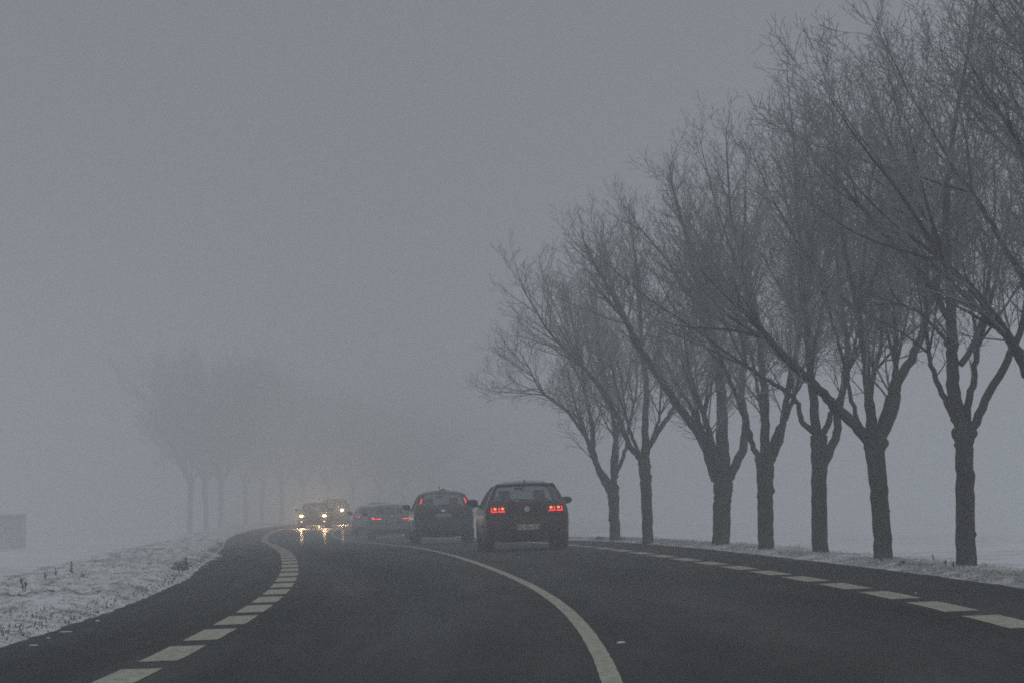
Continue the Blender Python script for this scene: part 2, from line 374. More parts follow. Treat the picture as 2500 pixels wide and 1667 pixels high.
# ------------------------------------------------------------------ frosted grass: one mass per verge
def grass(name, n, s_rng, off_fn, h_rng, mat, label, seed):
    g = np.random.default_rng(seed)
    s = g.uniform(*s_rng, n); off = off_fn(g, n)
    x, y, _ = road_pt(s, off); z = verge_z(s, off) + lumps(x, y, .03)
    keep = vnoise(x, y, .4, 31) + vnoise(x, y, 2.5, 32) * .8 + g.random(n) * .9 > .25
    s, off, x, y, z = s[keep], off[keep], x[keep], y[keep], z[keep]; n = len(s)
    h = g.uniform(*h_rng, n) * (.6 + .8 * g.random(n) ** 2); az = g.uniform(0, 6.28, n); wd = g.uniform(.004, .011, n)
    lean = g.uniform(.3, 1.6, n) * h; la = g.uniform(0, 6.28, n)
    B = np.stack([x, y, z - .01], -1); W = np.stack([np.cos(az) * wd, np.sin(az) * wd, 0 * wd], -1)
    Mid = B + np.stack([np.cos(la) * lean * .35, np.sin(la) * lean * .35, h * .65], -1)
    T = B + np.stack([np.cos(la) * lean, np.sin(la) * lean, h], -1)
    V = np.stack([B - W, B + W, Mid - W * .6, Mid + W * .6, T], 1).reshape(-1, 3)
    b = np.arange(n)[:, None] * 5
    Fc = np.concatenate([b + [0, 1, 3], b + [0, 3, 2], b + [2, 3, 4]], 0)
    return mesh_obj(name, V, Fc, mat, kind='stuff', smooth=False, label=label, cat='grass')
grass('roadside_grass', 60000, (30, 150), lambda g, n: np.where(g.random(n) < .65, g.normal(5.1, .22, n), g.uniform(4.75, 7.2, n)).clip(4.74, 8), (.015, .05), M['frost_grass'], 'frosted grass along the right edge of the asphalt under the bare trees', 1)
grass('verge_grass', 70000, (28, 170), lambda g, n: g.uniform(-8.7, -4.98, n), (.015, .06), M['stubble'], 'snowy short grass on the left verge beside the curve', 2)
# ------------------------------------------------------------------ weeds on the verges
def weed(px, py, hpx, off, kind, label, group, seed):
    """stands on the verge at the given distance from the centre line; px/py only choose how far along"""
    s_c, o_c = np.meshgrid(np.arange(25, 330, .25), np.arange(off - .9, off + 2.4, .1) if off < 0 else np.arange(off - .3, off + .9, .1), indexing='ij')
    s_c, o_c = s_c.ravel(), o_c.ravel(); x, y, _ = road_pt(s_c, o_c); u = 1250 + F_PX * x / y
    v = HORIZON + F_PX * (H_CAM - verge_z(s_c, o_c)) / y
    i = int(np.argmin((u - px) ** 2 + (v - py) ** 2)); x, y, s, off = float(x[i]), float(y[i]), float(s_c[i]), float(o_c[i])
    z = float(verge_z(np.array(s), np.array(off))); h = hpx * y / F_PX
    rr = random.Random(seed); mb = MB()
    if kind == 'stalk':
        for k in range(rr.choice([1, 2, 2, 3])):
            hh = h * (1 if k == 0 else rr.uniform(.35, .75)); ang = rr.uniform(0, 6.28); ln = rr.uniform(.03, .18) * hh
            b = Vector((rr.uniform(-.05, .05) * (k > 0), rr.uniform(-.05, .05), -.02)); t = Vector((math.cos(ang) * ln, math.sin(ang) * ln, hh))
            mid = (b + t) / 2 + Vector((rr.uniform(-.01, .01), 0, 0))
            mb.tube([b, mid, b + t], [.010, .008, .005], 5)
            for q in range(int(hh / .022)):                     # dry seed heads crowd the upper stem
                f = rr.uniform(.3, 1.0) ; p = b.lerp(b + t, f); a = rr.uniform(0, 6.28); l = rr.uniform(.012, .034) * (1.25 - f * .7)
                mb.tube([p, p + Vector((math.cos(a) * l, math.sin(a) * l, l * rr.uniform(.6, 1.6)))], [.008, .013], 4)
    else:
        for q in range(60 if kind == 'clump' else 34):
            a = rr.uniform(0, 6.28); l = h * rr.uniform(.5, 1.25); el = rr.uniform(.2, 1.3)
            b = Vector((rr.uniform(-.5, .5) * h, rr.uniform(-.4, .4) * h, -.01)); d = Vector((math.cos(a) * math.cos(el), math.sin(a) * math.cos(el), math.sin(el))) * l
            mb.tube([b, b + d * .5 + Vector((0, 0, .02)), b + d], [.007, .006, .003], 4)
            if q % 3 == 0:
                p = b + d * .7; mb.add([p, p + Vector((.03, .01, .02)), p + Vector((.05, 0, -.005)), p + Vector((.02, -.02, -.01))], [(0, 1, 2, 3)])
    o = mb.build('dry_weed' if kind == 'stalk' else 'weed_clump', M['weed'], label=label, cat='weed', group=group); o.location = (x, y, z)
LW = 'dry weeds along the crest of the left verge'
weed(58, 1443, 34, -8.1, 'stalk', 'dark forked dry weed stalk nearest the left edge of the photo on the snowy crest', LW, 1)
weed(110, 1420, 22, -8.0, 'stalk', 'short slim dry weed stalk, second from the left on the snowy crest', LW, 2)
weed(138, 1413, 28, -8.0, 'stalk', 'thin dry weed stalk, third from the left on the snowy crest', LW, 3)
weed(161, 1408, 20, -7.9, 'stalk', 'low dry weed stalk just left of the tallest one on the left verge', LW, 4)
weed(174, 1408, 38, -7.9, 'stalk', 'tallest dry weed stalk on the left verge, a slim dark spike', LW, 5)
weed(203, 1411, 16, -7.8, 'bush', 'ragged brown weed bush just right of the tallest stalk', LW, 6)
weed(95, 1452, 13, -7.6, 'clump', 'dark leafy weed clump lying in the snow below the second stalk', LW, 7)
weed(118, 1447, 12, -7.6, 'clump', 'dark leafy weed clump to the right of a similar one in the snow', LW, 8)
weed(42, 1463, 15, -7.5, 'clump', 'dark weed clump lying in the snow below the leftmost stalk', LW, 9)
weed(5, 1462, 17, -7.8, 'bush', 'weed bush cut by the left edge of the photo', LW, 10)
weed(438, 1391, 27, -5.6, 'bush', 'dry weed bush at the asphalt edge where the left verge bends', LW, 11)
weed(455, 1391, 32, -5.5, 'stalk', 'dry weed stalk in the bush at the asphalt edge where the left verge bends', LW, 12)
RW = 'dry weeds along the right verge'
weed(2275, 1383, 30, 5.9, 'stalk', 'single upright dry stalk between the two nearest trunks on the right', RW, 20)
weed(2306, 1386, 15, 5.8, 'stalk', 'short dry stalk just left of the rightmost trunk', RW, 21)
weed(2152, 1372, 22, 5.15, 'stalk', 'dry stalk in front of the leaning trunk with the thick left limb', RW, 22)
weed(2205, 1379, 14, 5.3, 'bush', 'small dry weed tuft right of the leaning trunk', RW, 23)
weed(1463, 1321, 14, 5.2, 'bush', 'small dry weed bush left of the farthest trunk in the right row', RW, 24)
weed(1519, 1320, 12, 5.2, 'bush', 'small dry weed tuft right of the farthest trunk in the right row', RW, 25)
weed(2330, 1385, 20, 5.35, 'stalk', 'dry stalk at the foot of the rightmost trunk', RW, 26)
# ------------------------------------------------------------------ snow crumbs on the asphalt
def crumb(px, py, wpx, label, seed):
    Yd = 30.
    for _ in range(12):
        x = at_px(px, Yd); s = float(np.interp(Yd, YC, S_)); off = (x - float(np.interp(Yd, YC, XC))) / math.cos(float(th_at(s)))
        z = float(zc_at(s) + kf_at(s) * off); Yd = (H_CAM - z) * F_PX / (py - HORIZON)
    rr = random.Random(seed); w_ = wpx * Yd / F_PX; n = 16; mb = MB(); V = []; Fc = []
    for ring, (rad, h) in enumerate(((1, 0), (.85, .004), (.5, .008), (.15, .007))):
        for k in range(n):
            a = 6.283 * k / n; q = rad * w_ / 2 * (1 + .35 * math.sin(a * 2 + seed) + rr.uniform(-.12, .12))
            V.append((math.cos(a) * q, math.sin(a) * q * 1.5, h + rr.uniform(-.002, .002) * (ring > 0)))
    for ring in range(3):
        for k in range(n): Fc.append((ring * n + k, ring * n + (k + 1) % n, (ring + 1) * n + (k + 1) % n, (ring + 1) * n + k))
    Fc.append(tuple(3 * n + k for k in range(n)))
    o = mb.add(V, Fc).build('snow_crumb', M['bare_snow'], smooth=True, label=label, cat='snow', group='crumbs of snow lying on the asphalt')
    o.location = (x, Yd, z + .001); o.rotation_euler = (0, -math.atan(float(kf_at(s))), 0)
crumb(161, 1542, 26, 'largest flat crumb of snow on the left shoulder near the snow edge', 1)
crumb(82, 1575, 17, 'crumb of snow on the left shoulder closest to the bottom left corner', 2)
crumb(118, 1557, 9, 'tiny crumb of snow between two larger ones on the left shoulder', 3)
crumb(238, 1515, 15, 'farthest crumb of snow on the left shoulder', 4)
crumb(1516, 1568, 30, 'small white crumb of snow just right of the solid centre line', 5)
crumb(2236, 1447, 6, 'tiny speck of snow beside the dashed line in the right lane', 6)
# ------------------------------------------------------------------ trees
class Wood:
    """collects branches as polylines and turns them into tubes, grouped by point count"""
    def __init__(s): s.g = {}
    def add(s, pts, rad, sides): s.g.setdefault((len(pts), sides), []).append((pts, rad))
    def arrays(s):
        VV, FF, n0 = [], [], 0
        for (m, k), lst in s.g.items():
            P = np.array([a for a, _ in lst], float); Rr = np.array([b for _, b in lst], float)
            T = np.gradient(P, axis=1); T /= np.linalg.norm(T, axis=2, keepdims=True) + 1e-9
            ref = np.where(np.abs(T[..., 2:3]) > .9, np.array([1., 0, 0]), np.array([0, 0, 1.]))
            ref = np.broadcast_to(ref[:, :1], T.shape)
            A = np.cross(T, ref); A /= np.linalg.norm(A, axis=2, keepdims=True) + 1e-9; B = np.cross(T, A)
            an = np.arange(k) * 2 * np.pi / k
            V = P[:, :, None] + (A[:, :, None] * np.cos(an)[None, None, :, None] + B[:, :, None] * np.sin(an)[None, None, :, None]) * Rr[:, :, None, None]
            N = len(lst); VV.append(V.reshape(-1, 3))
            b = (np.arange(N) * m * k)[:, None, None]; i = (np.arange(m - 1) * k)[None, :, None]; j = np.arange(k)[None, None, :]; jn = (j + 1) % k
            a0 = b + i; FF.append(np.stack([a0 + j, a0 + jn, a0 + k + jn, a0 + k + j], -1).reshape(-1, 4) + n0)
            n0 += N * m * k
        return np.concatenate(VV), np.concatenate(FF)
def nrm(v): return v / (math.sqrt(v[0] * v[0] + v[1] * v[1] + v[2] * v[2]) + 1e-9)
def catmull(P, n):
    P = np.array(P, float); t = np.linspace(0, len(P) - 1, n); out = []
    for c in range(P.shape[1]): out.append(spline(np.arange(len(P), dtype=float), P[:, c], t))
    return np.stack(out, -1)
def side_dir(g, d, ang):
    r = g.normal(size=3); r -= d * r.dot(d); r = nrm(r)
    return nrm(d * math.cos(ang) + r * math.sin(ang))
def grow(W, g, p, d, L, r, lvl, cfg, TW=None):
    n = (7, 6, 4, 3)[lvl]; step = L / n; pts = [p]; rad = [r]; wob = (.07, .10, .12, .12)[lvl]; up = (.04, .06, .04, .04)[lvl]
    q = p
    for i in range(n):
        d = nrm(d + g.normal(size=3) * wob + np.array([0, 0, up])); q = q + d * step; pts.append(q)
        rad.append(max(r * (1 - (i + 1) / n * .88), cfg['rmin']))
    (TW if TW is not None else W).add(pts, rad, (7, 4, 3, 3)[lvl])
    if lvl >= 3: return
    sp = cfg['sp'][lvl]; cnt = int(L / sp * g.uniform(.85, 1.2)); start = (.12, .15, .12)[lvl]
    P = np.array(pts)
    for c in range(cnt):
        t = start + (1 - start) * (c + g.random()) / cnt; f = t * n; i = min(int(f), n - 1); b = P[i] + (P[i + 1] - P[i]) * (f - i)
        dd = nrm(P[i + 1] - P[i]); a = (g.uniform(.5, .95), g.uniform(.55, 1.15), g.uniform(.6, 1.2))[lvl] * (1 - .25 * t)
        nd = side_dir(g, dd, a); nd = nrm(nd + np.array([0, 0, .12]))
        l = cfg['len'][lvl] * g.uniform(.55, 1.15) * (1.15 - .65 * t)
        rr = max(min(rad[i] * .62, cfg['rc'][lvl] * (1.2 - .5 * t)), cfg['rmin'])
        grow(W, g, b, nd, l, rr, lvl + 1, cfg)
CFG = dict(rmin=.0028, sp=(.21, .145, .088), len=(1.5, .56, .24), rc=(.020, .0080, .0040))
def build_tree(root, trunk, limbs, seed, cfg=CFG, burls=(), extra=2, tip=6.2, sc_=1.0):
    """trunk: (x,z,radius) list; limbs: lists of (x,z) in metres; depth is invented"""
    g = np.random.default_rng(seed); TW = Wood(); CW = Wood()
    tr = np.array([(x, 0, z, r) for x, z, r in trunk], float)
    C = catmull(tr, 26); C[:, :2] += g.normal(size=(26, 2)) * .006 * sc_
    # trunk tube with a knobbly surface
    k = 22; an = np.arange(k) * 2 * np.pi / k; V = []
    zs = C[:, 2]
    for i in range(26):
        r = C[i, 3] * (1 + .05 * np.sin(an * 3 + seed) + .03 * np.sin(an * 7 + i * .6) + g.normal(size=k) * .018)
        if i == 0: r = r * 1.12
        V.append(np.stack([C[i, 0] + np.cos(an) * r, C[i, 1] + np.sin(an) * r, np.full(k, C[i, 2])], -1))
    V = np.concatenate(V); Fq = grid_faces(26, k); cl = np.array([(i * k + k - 1, i * k, (i + 1) * k, (i + 1) * k + k - 1) for i in range(25)])
    parts_v, parts_f, n0 = [V], [np.concatenate([Fq, cl])], len(V)
    # swellings where old limbs were cut
    bl = list(burls) + [(g.choice([-1, 1]) * .8, g.uniform(.25, .95), g.uniform(.25, .5)) for _ in range(3)]
    for sx, f, sz in bl:
        i = min(25, int(f * 25)); c = C[i]; r0 = c[3]; a = 0 if sx > 0 else math.pi; a += g.uniform(-.5, .5)
        cc = np.array([c[0] + math.cos(a) * r0 * .72, c[1] + math.sin(a) * r0 * .72, c[2]])
        u, v = np.meshgrid(np.linspace(0, math.pi, 8), np.linspace(0, 2 * math.pi, 12), indexing='ij')
        rr = r0 * sz * (1 + .15 * np.sin(u * 5 + v * 3))
        B = np.stack([cc[0] + rr * np.sin(u) * np.cos(v), cc[1] + rr * np.sin(u) * np.sin(v), cc[2] + rr * np.cos(u) * 1.15], -1).reshape(-1, 3)
        parts_v.append(B); parts_f.append(grid_faces(8, 12) + n0); n0 += len(B)
    top = C[-1]; specs = []
    for L in limbs:
        P = L['p']; m = len(P); dep = L.get('y', g.uniform(-.5, .5)) * sc_
        pts = np.array([(x, dep * (i / max(1, m - 1)) ** 1.2, z) for i, (x, z) in enumerate(P)], float)
        specs.append((pts, L['r'], L.get('grow', 3.2) * sc_))
    for e in range(extra):                                     # limbs towards and away from the viewer
        a = g.choice([math.pi / 2, -math.pi / 2]) + g.uniform(-.9, .9); i = int(g.uniform(22, 25.9)); b = C[i, :3]
        q = [b]; d = nrm(np.array([math.cos(a) * .75, math.sin(a) * .75, 1.0]))
        for j in range(3): d = nrm(d + g.normal(size=3) * .1 + np.array([0, 0, .08])); q.append(q[-1] + d * .42 * sc_)
        specs.append((np.array(q), top[3] * g.uniform(.32, .5), g.uniform(2.6, 3.8) * sc_))
    for pts, r, ext in specs:
        n = max(8, len(pts) * 4); D = catmull(pts, n); D[1:] += g.normal(size=(n - 1, 3)) * .010 * sc_
        r1 = r * .58; rad = np.linspace(r, r1, n); TW.add(list(D), list(rad), 10)
        # side shoots of the thick part, then the long ends fanning out
        ln = np.linalg.norm(np.diff(D, axis=0), axis=1).sum()
        for c in range(int(ln / .42)):
            i = int(g.uniform(.58, 1) * (n - 1)); dd = nrm(D[min(i + 1, n - 1)] - D[i - 1])
            nd = nrm(side_dir(g, dd, g.uniform(.5, 1.0)) + np.array([0, 0, .15]))
            grow(CW, g, D[i], nd, cfg['len'][0] * g.uniform(.5, 1.1) , rad[i] * g.uniform(.2, .38), 1, cfg)
        d0 = nrm(D[-1] - D[-3]); nb = 4
        for c in range(nb):
            dd = nrm(side_dir(g, d0, (.08 if c == 0 else g.uniform(.3, .75))) + np.array([0, 0, .07]))
            room = max(.9 * sc_, (tip - D[-1][2]) / max(.45, dd[2] + .12))
            L = min(ext * .72 * g.uniform(.85, 1.1), room) * (1 if c == 0 else g.uniform(.75, .95))
            grow(CW, g, D[-1], dd, L, r1 * (.92 if c == 0 else .6), 0, cfg, TW)
    if TW.g:
        a, b = TW.arrays(); parts_v.append(a); parts_f.append(b + n0)
    mesh_obj('trunk', np.concatenate(parts_v), np.concatenate(parts_f), M['bark'], root)
    a, b = CW.arrays(); mesh_obj('crown', a, b, M['twig'], root, smooth=False)
def row_tree(px, py, Yd, trunk, limbs, label, seed, burls=(), **k):
    """trunk and limb points are read off the photograph and turned into metres at the tree's own distance"""
    m = F_PX / Yd; x0 = at_px(px, Yd); zb = z_px(py, Yd)
    root = empty('bare_tree', (x0, Yd, zb - .05), label=label, cat='tree', group='bare trees in a row on the right verge')
    tr = [((x - px) / m, (py - y) / m, wd / 2 / m) for x, y, wd in trunk]; tr[0] = (tr[0][0], -.15, tr[0][2])
    lm = [dict(p=[((x - px) / m, (py - y) / m) for x, y in L[0]], r=L[1] / 2 / m, y=L[2] if len(L) > 2 else 0.0, grow=L[3] if len(L) > 3 else 3.2) for L in limbs]
    build_tree(root, tr, lm, seed, burls=burls, **k)
    return root
row_tree(2359, 1387, 52.7, [(2359, 1387, 52), (2357, 1250, 47), (2355, 1110, 44), (2352, 1040, 50)],
    [([(2352, 1055), (2335, 985), (2326, 900), (2328, 800), (2320, 640)], 40, .2, 6.0),
     ([(2366, 1050), (2402, 975), (2450, 880), (2482, 800), (2500, 690)], 24, -.5, 3.2),
     ([(2325, 850), (2295, 800), (2255, 755), (2210, 730)], 11, .5, 1.8), ([(2345, 880), (2385, 820), (2410, 750), (2432, 640)], 17, .7, 2.6),
     ([(2330, 800), (2260, 680), (2170, 590), (2080, 500)], 17, -.9, 1.8)],
    'nearest bare tree wholly in view, straight trunk with a burl and a limb forking right', 101, [(1, .97, .62), (-1, .97, .55)], tip=8.3)
row_tree(2158, 1370, 58.7, [(2158, 1370, 47), (2150, 1250, 44), (2137, 1120, 46), (2132, 1060, 56)],
    [([(2120, 1065), (2085, 1025), (2040, 990), (1998, 945), (1940, 895), (1870, 825)], 30, -.7, 2.2),
     ([(2130, 1060), (2124, 980), (2118, 880), (2104, 760)], 27, .5, 5.4),
     ([(2146, 1065), (2180, 990), (2196, 920), (2235, 850), (2268, 760)], 31, .1, 4.6),
     ([(2098, 1030), (2080, 950), (2070, 880), (2040, 760)], 12, .9, 2.6)],
    'leaning bare trunk whose thick left limb sweeps out over the road', 102, [(1, .93, .6)], tip=9.0)
row_tree(2004, 1356, 65.2, [(2004, 1356, 41), (2000, 1240, 38), (1999, 1120, 38), (1998, 1055, 42)],
    [([(1990, 1050), (1955, 1020), (1945, 975), (1900, 940), (1820, 890)], 15, -.5, 4.4),
     ([(1995, 1050), (1985, 960), (1978, 870), (1972, 740)], 25, .4, 5.6),
     ([(2008, 1130), (2038, 1065), (2046, 1000), (2060, 920), (2070, 830)], 24, -.2, 5.0)],
    'bare tree left of the leaning one, a slim second stem rising on its right', 103, [(1, .85, .5)], tip=8.4)
row_tree(1870, 1345, 72.2, [(1870, 1345, 39), (1868, 1240, 38), (1868, 1140, 42), (1869, 1110, 46)],
    [([(1858, 1115), (1838, 1080), (1822, 1020), (1800, 960), (1772, 890)], 15, .4, 5.0),
     ([(1868, 1110), (1867, 1030), (1866, 940), (1852, 800)], 26, 0, 5.6),
     ([(1884, 1110), (1905, 1060), (1914, 990), (1930, 900), (1950, 800)], 20, -.5, 4.4)],
    'bare tree with a knob below its fork, right of the stoutest trunk', 104, [(1, .98, .5), (-1, .98, .4)], tip=8.2)
row_tree(1760, 1335, 79.7, [(1758, 1335, 44), (1764, 1240, 42), (1766, 1180, 46), (1768, 1150, 50)],
    [([(1748, 1165), (1722, 1085), (1692, 1035), (1638, 962), (1590, 890), (1535, 810)], 25, -.6, 3.3),
     ([(1768, 1150), (1764, 1060), (1762, 950), (1738, 800)], 36, .3, 6.0),
     ([(1782, 1160), (1812, 1090), (1822, 1030), (1812, 960), (1820, 860)], 24, .4, 3.8)],
    'bare tree with the stoutest trunk, a long limb slanting far to the left', 105, (), tip=8.0)
row_tree(1582, 1325, 90.7, [(1582, 1325, 27), (1580, 1240, 26), (1576, 1160, 28), (1572, 1110, 30)],
    [([(1566, 1115), (1536, 1080), (1508, 1015), (1470, 950), (1425, 890)], 15, -.3, 3.8),
     ([(1574, 1110), (1575, 1030), (1578, 940), (1566, 840)], 20, 0, 5.6),
     ([(1580, 1090), (1612, 1040), (1640, 1000), (1670, 940)], 15, .5, 3.6)],
    'second farthest bare tree in the right row, a slim straight trunk', 106, [(1, .5, .35)], tip=8.0)
row_tree(1503, 1321, 100.2, [(1503, 1321, 26), (1499, 1240, 25), (1497, 1200, 28), (1494, 1180, 30)],
    [([(1488, 1195), (1462, 1140), (1448, 1090), (1446, 1030), (1425, 940)], 17, .3, 3.5),
     ([(1448, 1090), (1418, 1045), (1385, 1000), (1330, 960)], 9, -.5, 2.6),
     ([(1498, 1185), (1498, 1120), (1502, 1050), (1482, 950)], 17, -.2, 4.6),
     ([(1504, 1150), (1526, 1100), (1534, 1050), (1548, 980)], 11, .4, 2.8)],
    'farthest bare tree in the right row, forking low near the distant cars', 107, [(1, .9, .5)], tip=7.0)
row_tree(2592, 1408, 46.2, [(2592, 1408, 58), (2588, 1250, 52), (2584, 1100, 52), (2580, 1010, 58)],
    [([(2572, 1020), (2530, 930), (2490, 855), (2445, 795), (2370, 700), (2290, 630)], 24, -.4, 3.4),
     ([(2580, 1010), (2574, 900), (2566, 780), (2550, 600)], 40, .4, 6.0), ([(2592, 1010), (2630, 900), (2680, 760)], 30, 0, 3.0),
     ([(2570, 820), (2510, 690), (2450, 560), (2390, 450)], 18, .7, 3.6)],
    'bare tree just outside the right edge, its branches reaching into the picture', 108, (), tip=9.5)
row_tree(2905, 1440, 39.5, [(2905, 1440, 66), (2900, 1250, 60), (2892, 1080, 60), (2890, 980, 66)],
    [([(2880, 1000), (2800, 860), (2740, 740), (2660, 600), (2560, 460)], 34, -.3, 2.2),
     ([(2888, 980), (2870, 840), (2840, 640), (2780, 440)], 44, .3, 3.4), ([(2900, 980), (2960, 800), (3020, 600)], 36, 0, 3.0),
     ([(2860, 800), (2790, 620), (2720, 430), (2650, 250)], 24, .9, 4.0)],
    'nearest tree of the row, seen only as dark twigs in the top right corner', 109, (), tip=10)
# far trees beyond the bend, tall and almost lost in the fog
FCFG = dict(rmin=.014, sp=(.55, .42, .32), len=(4.4, 1.7, .8), rc=(.075, .032, .018))
def far_proto(name, seed, lean):
    root = empty('foggy_tree')
    tr = [(0, -.5, .30), (.05, 2.2, .27), (.1 * lean, 4.0, .26), (.15 * lean, 5.2, .30)]
    lm = [dict(p=[(.1 * lean, 5.1), (-1.0, 7.0), (-1.8, 8.8), (-2.6, 10.6)], r=.17, y=.5, grow=5.4), dict(p=[(.15 * lean, 5.2), (.1, 7.5), (.3, 10), (.2, 12)], r=.2, y=-.4, grow=7),
          dict(p=[(.2 * lean, 5.1), (1.2, 6.9), (2.1, 8.6), (3.0, 10.4)], r=.16, y=0, grow=5)]
    build_tree(root, tr, lm, seed, cfg=FCFG, extra=6, tip=17.5, sc_=2.4)
    return root
protos = [far_proto('a', 301, 1), far_proto('b', 302, -1), far_proto('c', 303, .4)]
far = [(463, 1302, 424, 1.06, 'leftmost pale trunk of the tall trees almost lost in the fog'), (502, 1298, 450, 1.06, 'second pale trunk from the left among the tall fogged trees'),
       (538, 1290, 466, 1.10, 'third pale trunk from the left among the tall fogged trees, darkest in its upper part'), (600, 1285, 530, 1.11, 'fogged tree beyond the left verge, right of the three pale trunks'),
       (640, 1282, 551, 1.11, 'fogged tree directly above the far end of the left dashed line'), (688, 1280, 561, 1.11, 'fogged tree just left of the oncoming headlights'),
       (742, 1278, 577, 1.06, 'fogged tree right above the first oncoming car'), (800, 1276, 593, 1.06, 'fogged tree right above the second oncoming vehicle'),
       (862, 1274, 609, 1.01, 'fogged tree above the hazy white hatchback'), (925, 1272, 625, 0.95, 'fogged tree above the silver car'),
       (985, 1270, 641, 0.90, 'fogged tree between the silver car and the dark blue car'), (1050, 1268, 657, 0.85, 'faintest fogged tree, behind the dark blue car')]
for i, (px, py, Yd, s_, lab) in enumerate(far):
    src = protos[i % 3]
    if i < 3: o = src
    else:
        o = src.copy(); col.objects.link(o)
        for ch in list(src.children):
            c = ch.copy(); col.objects.link(c); c.parent = o
    x = at_px(px, Yd); gz_ = max(z_px(py, Yd), ground_z(x, Yd) - .1) if i >= 3 else ground_z(x, Yd)
    o.location = (x, Yd, ground_z(x, Yd)); o.scale = (s_, s_, s_); o.rotation_euler = (0, 0, (i // 3) * 2.1)
    tag(o, lab, 'tree', 'tall trees beyond the bend, almost lost in the fog')
o = protos[1].copy(); col.objects.link(o)
for ch in list(protos[1].children):
    c = ch.copy(); col.objects.link(c); c.parent = o
o.location = (at_px(-95, 470), 470, ground_z(at_px(-95, 470), 470)); o.scale = (.62, .62, .62); tag(o, 'faint tree behind the fogged hut at the left edge', 'tree', 'tall trees beyond the bend, almost lost in the fog')
# ------------------------------------------------------------------ hut in the field
M['plank'] = plain('weathered_planks', (.46, .46, .46), .9, var=.3, vscale=4); M['hut_roof'] = plain('hut_roof', (.40, .41, .42), .8, var=.2)
Yd = 262.; hx = at_px(-4, Yd); hz = z_px(1336, Yd)
hut = empty('field_hut', (hx, Yd, hz - .05), (0, 0, R(4)), label='grey wooden hut standing in the foggy snow field at the left edge', cat='hut')
mb = MB(); 
for k in range(17): mb.box((-1.62 + k * .2025, 0, 1.03), (.19, 2.6, 2.06), .01)
mb.build('wall', M['plank'], hut); MB().box((0, 0, 2.14), (3.55, 2.95, .14), .02).build('roof', M['hut_roof'], hut)
MB().box((.5, -1.34, .95), (.85, .06, 1.85), .01).build('door', M['plank'], hut)
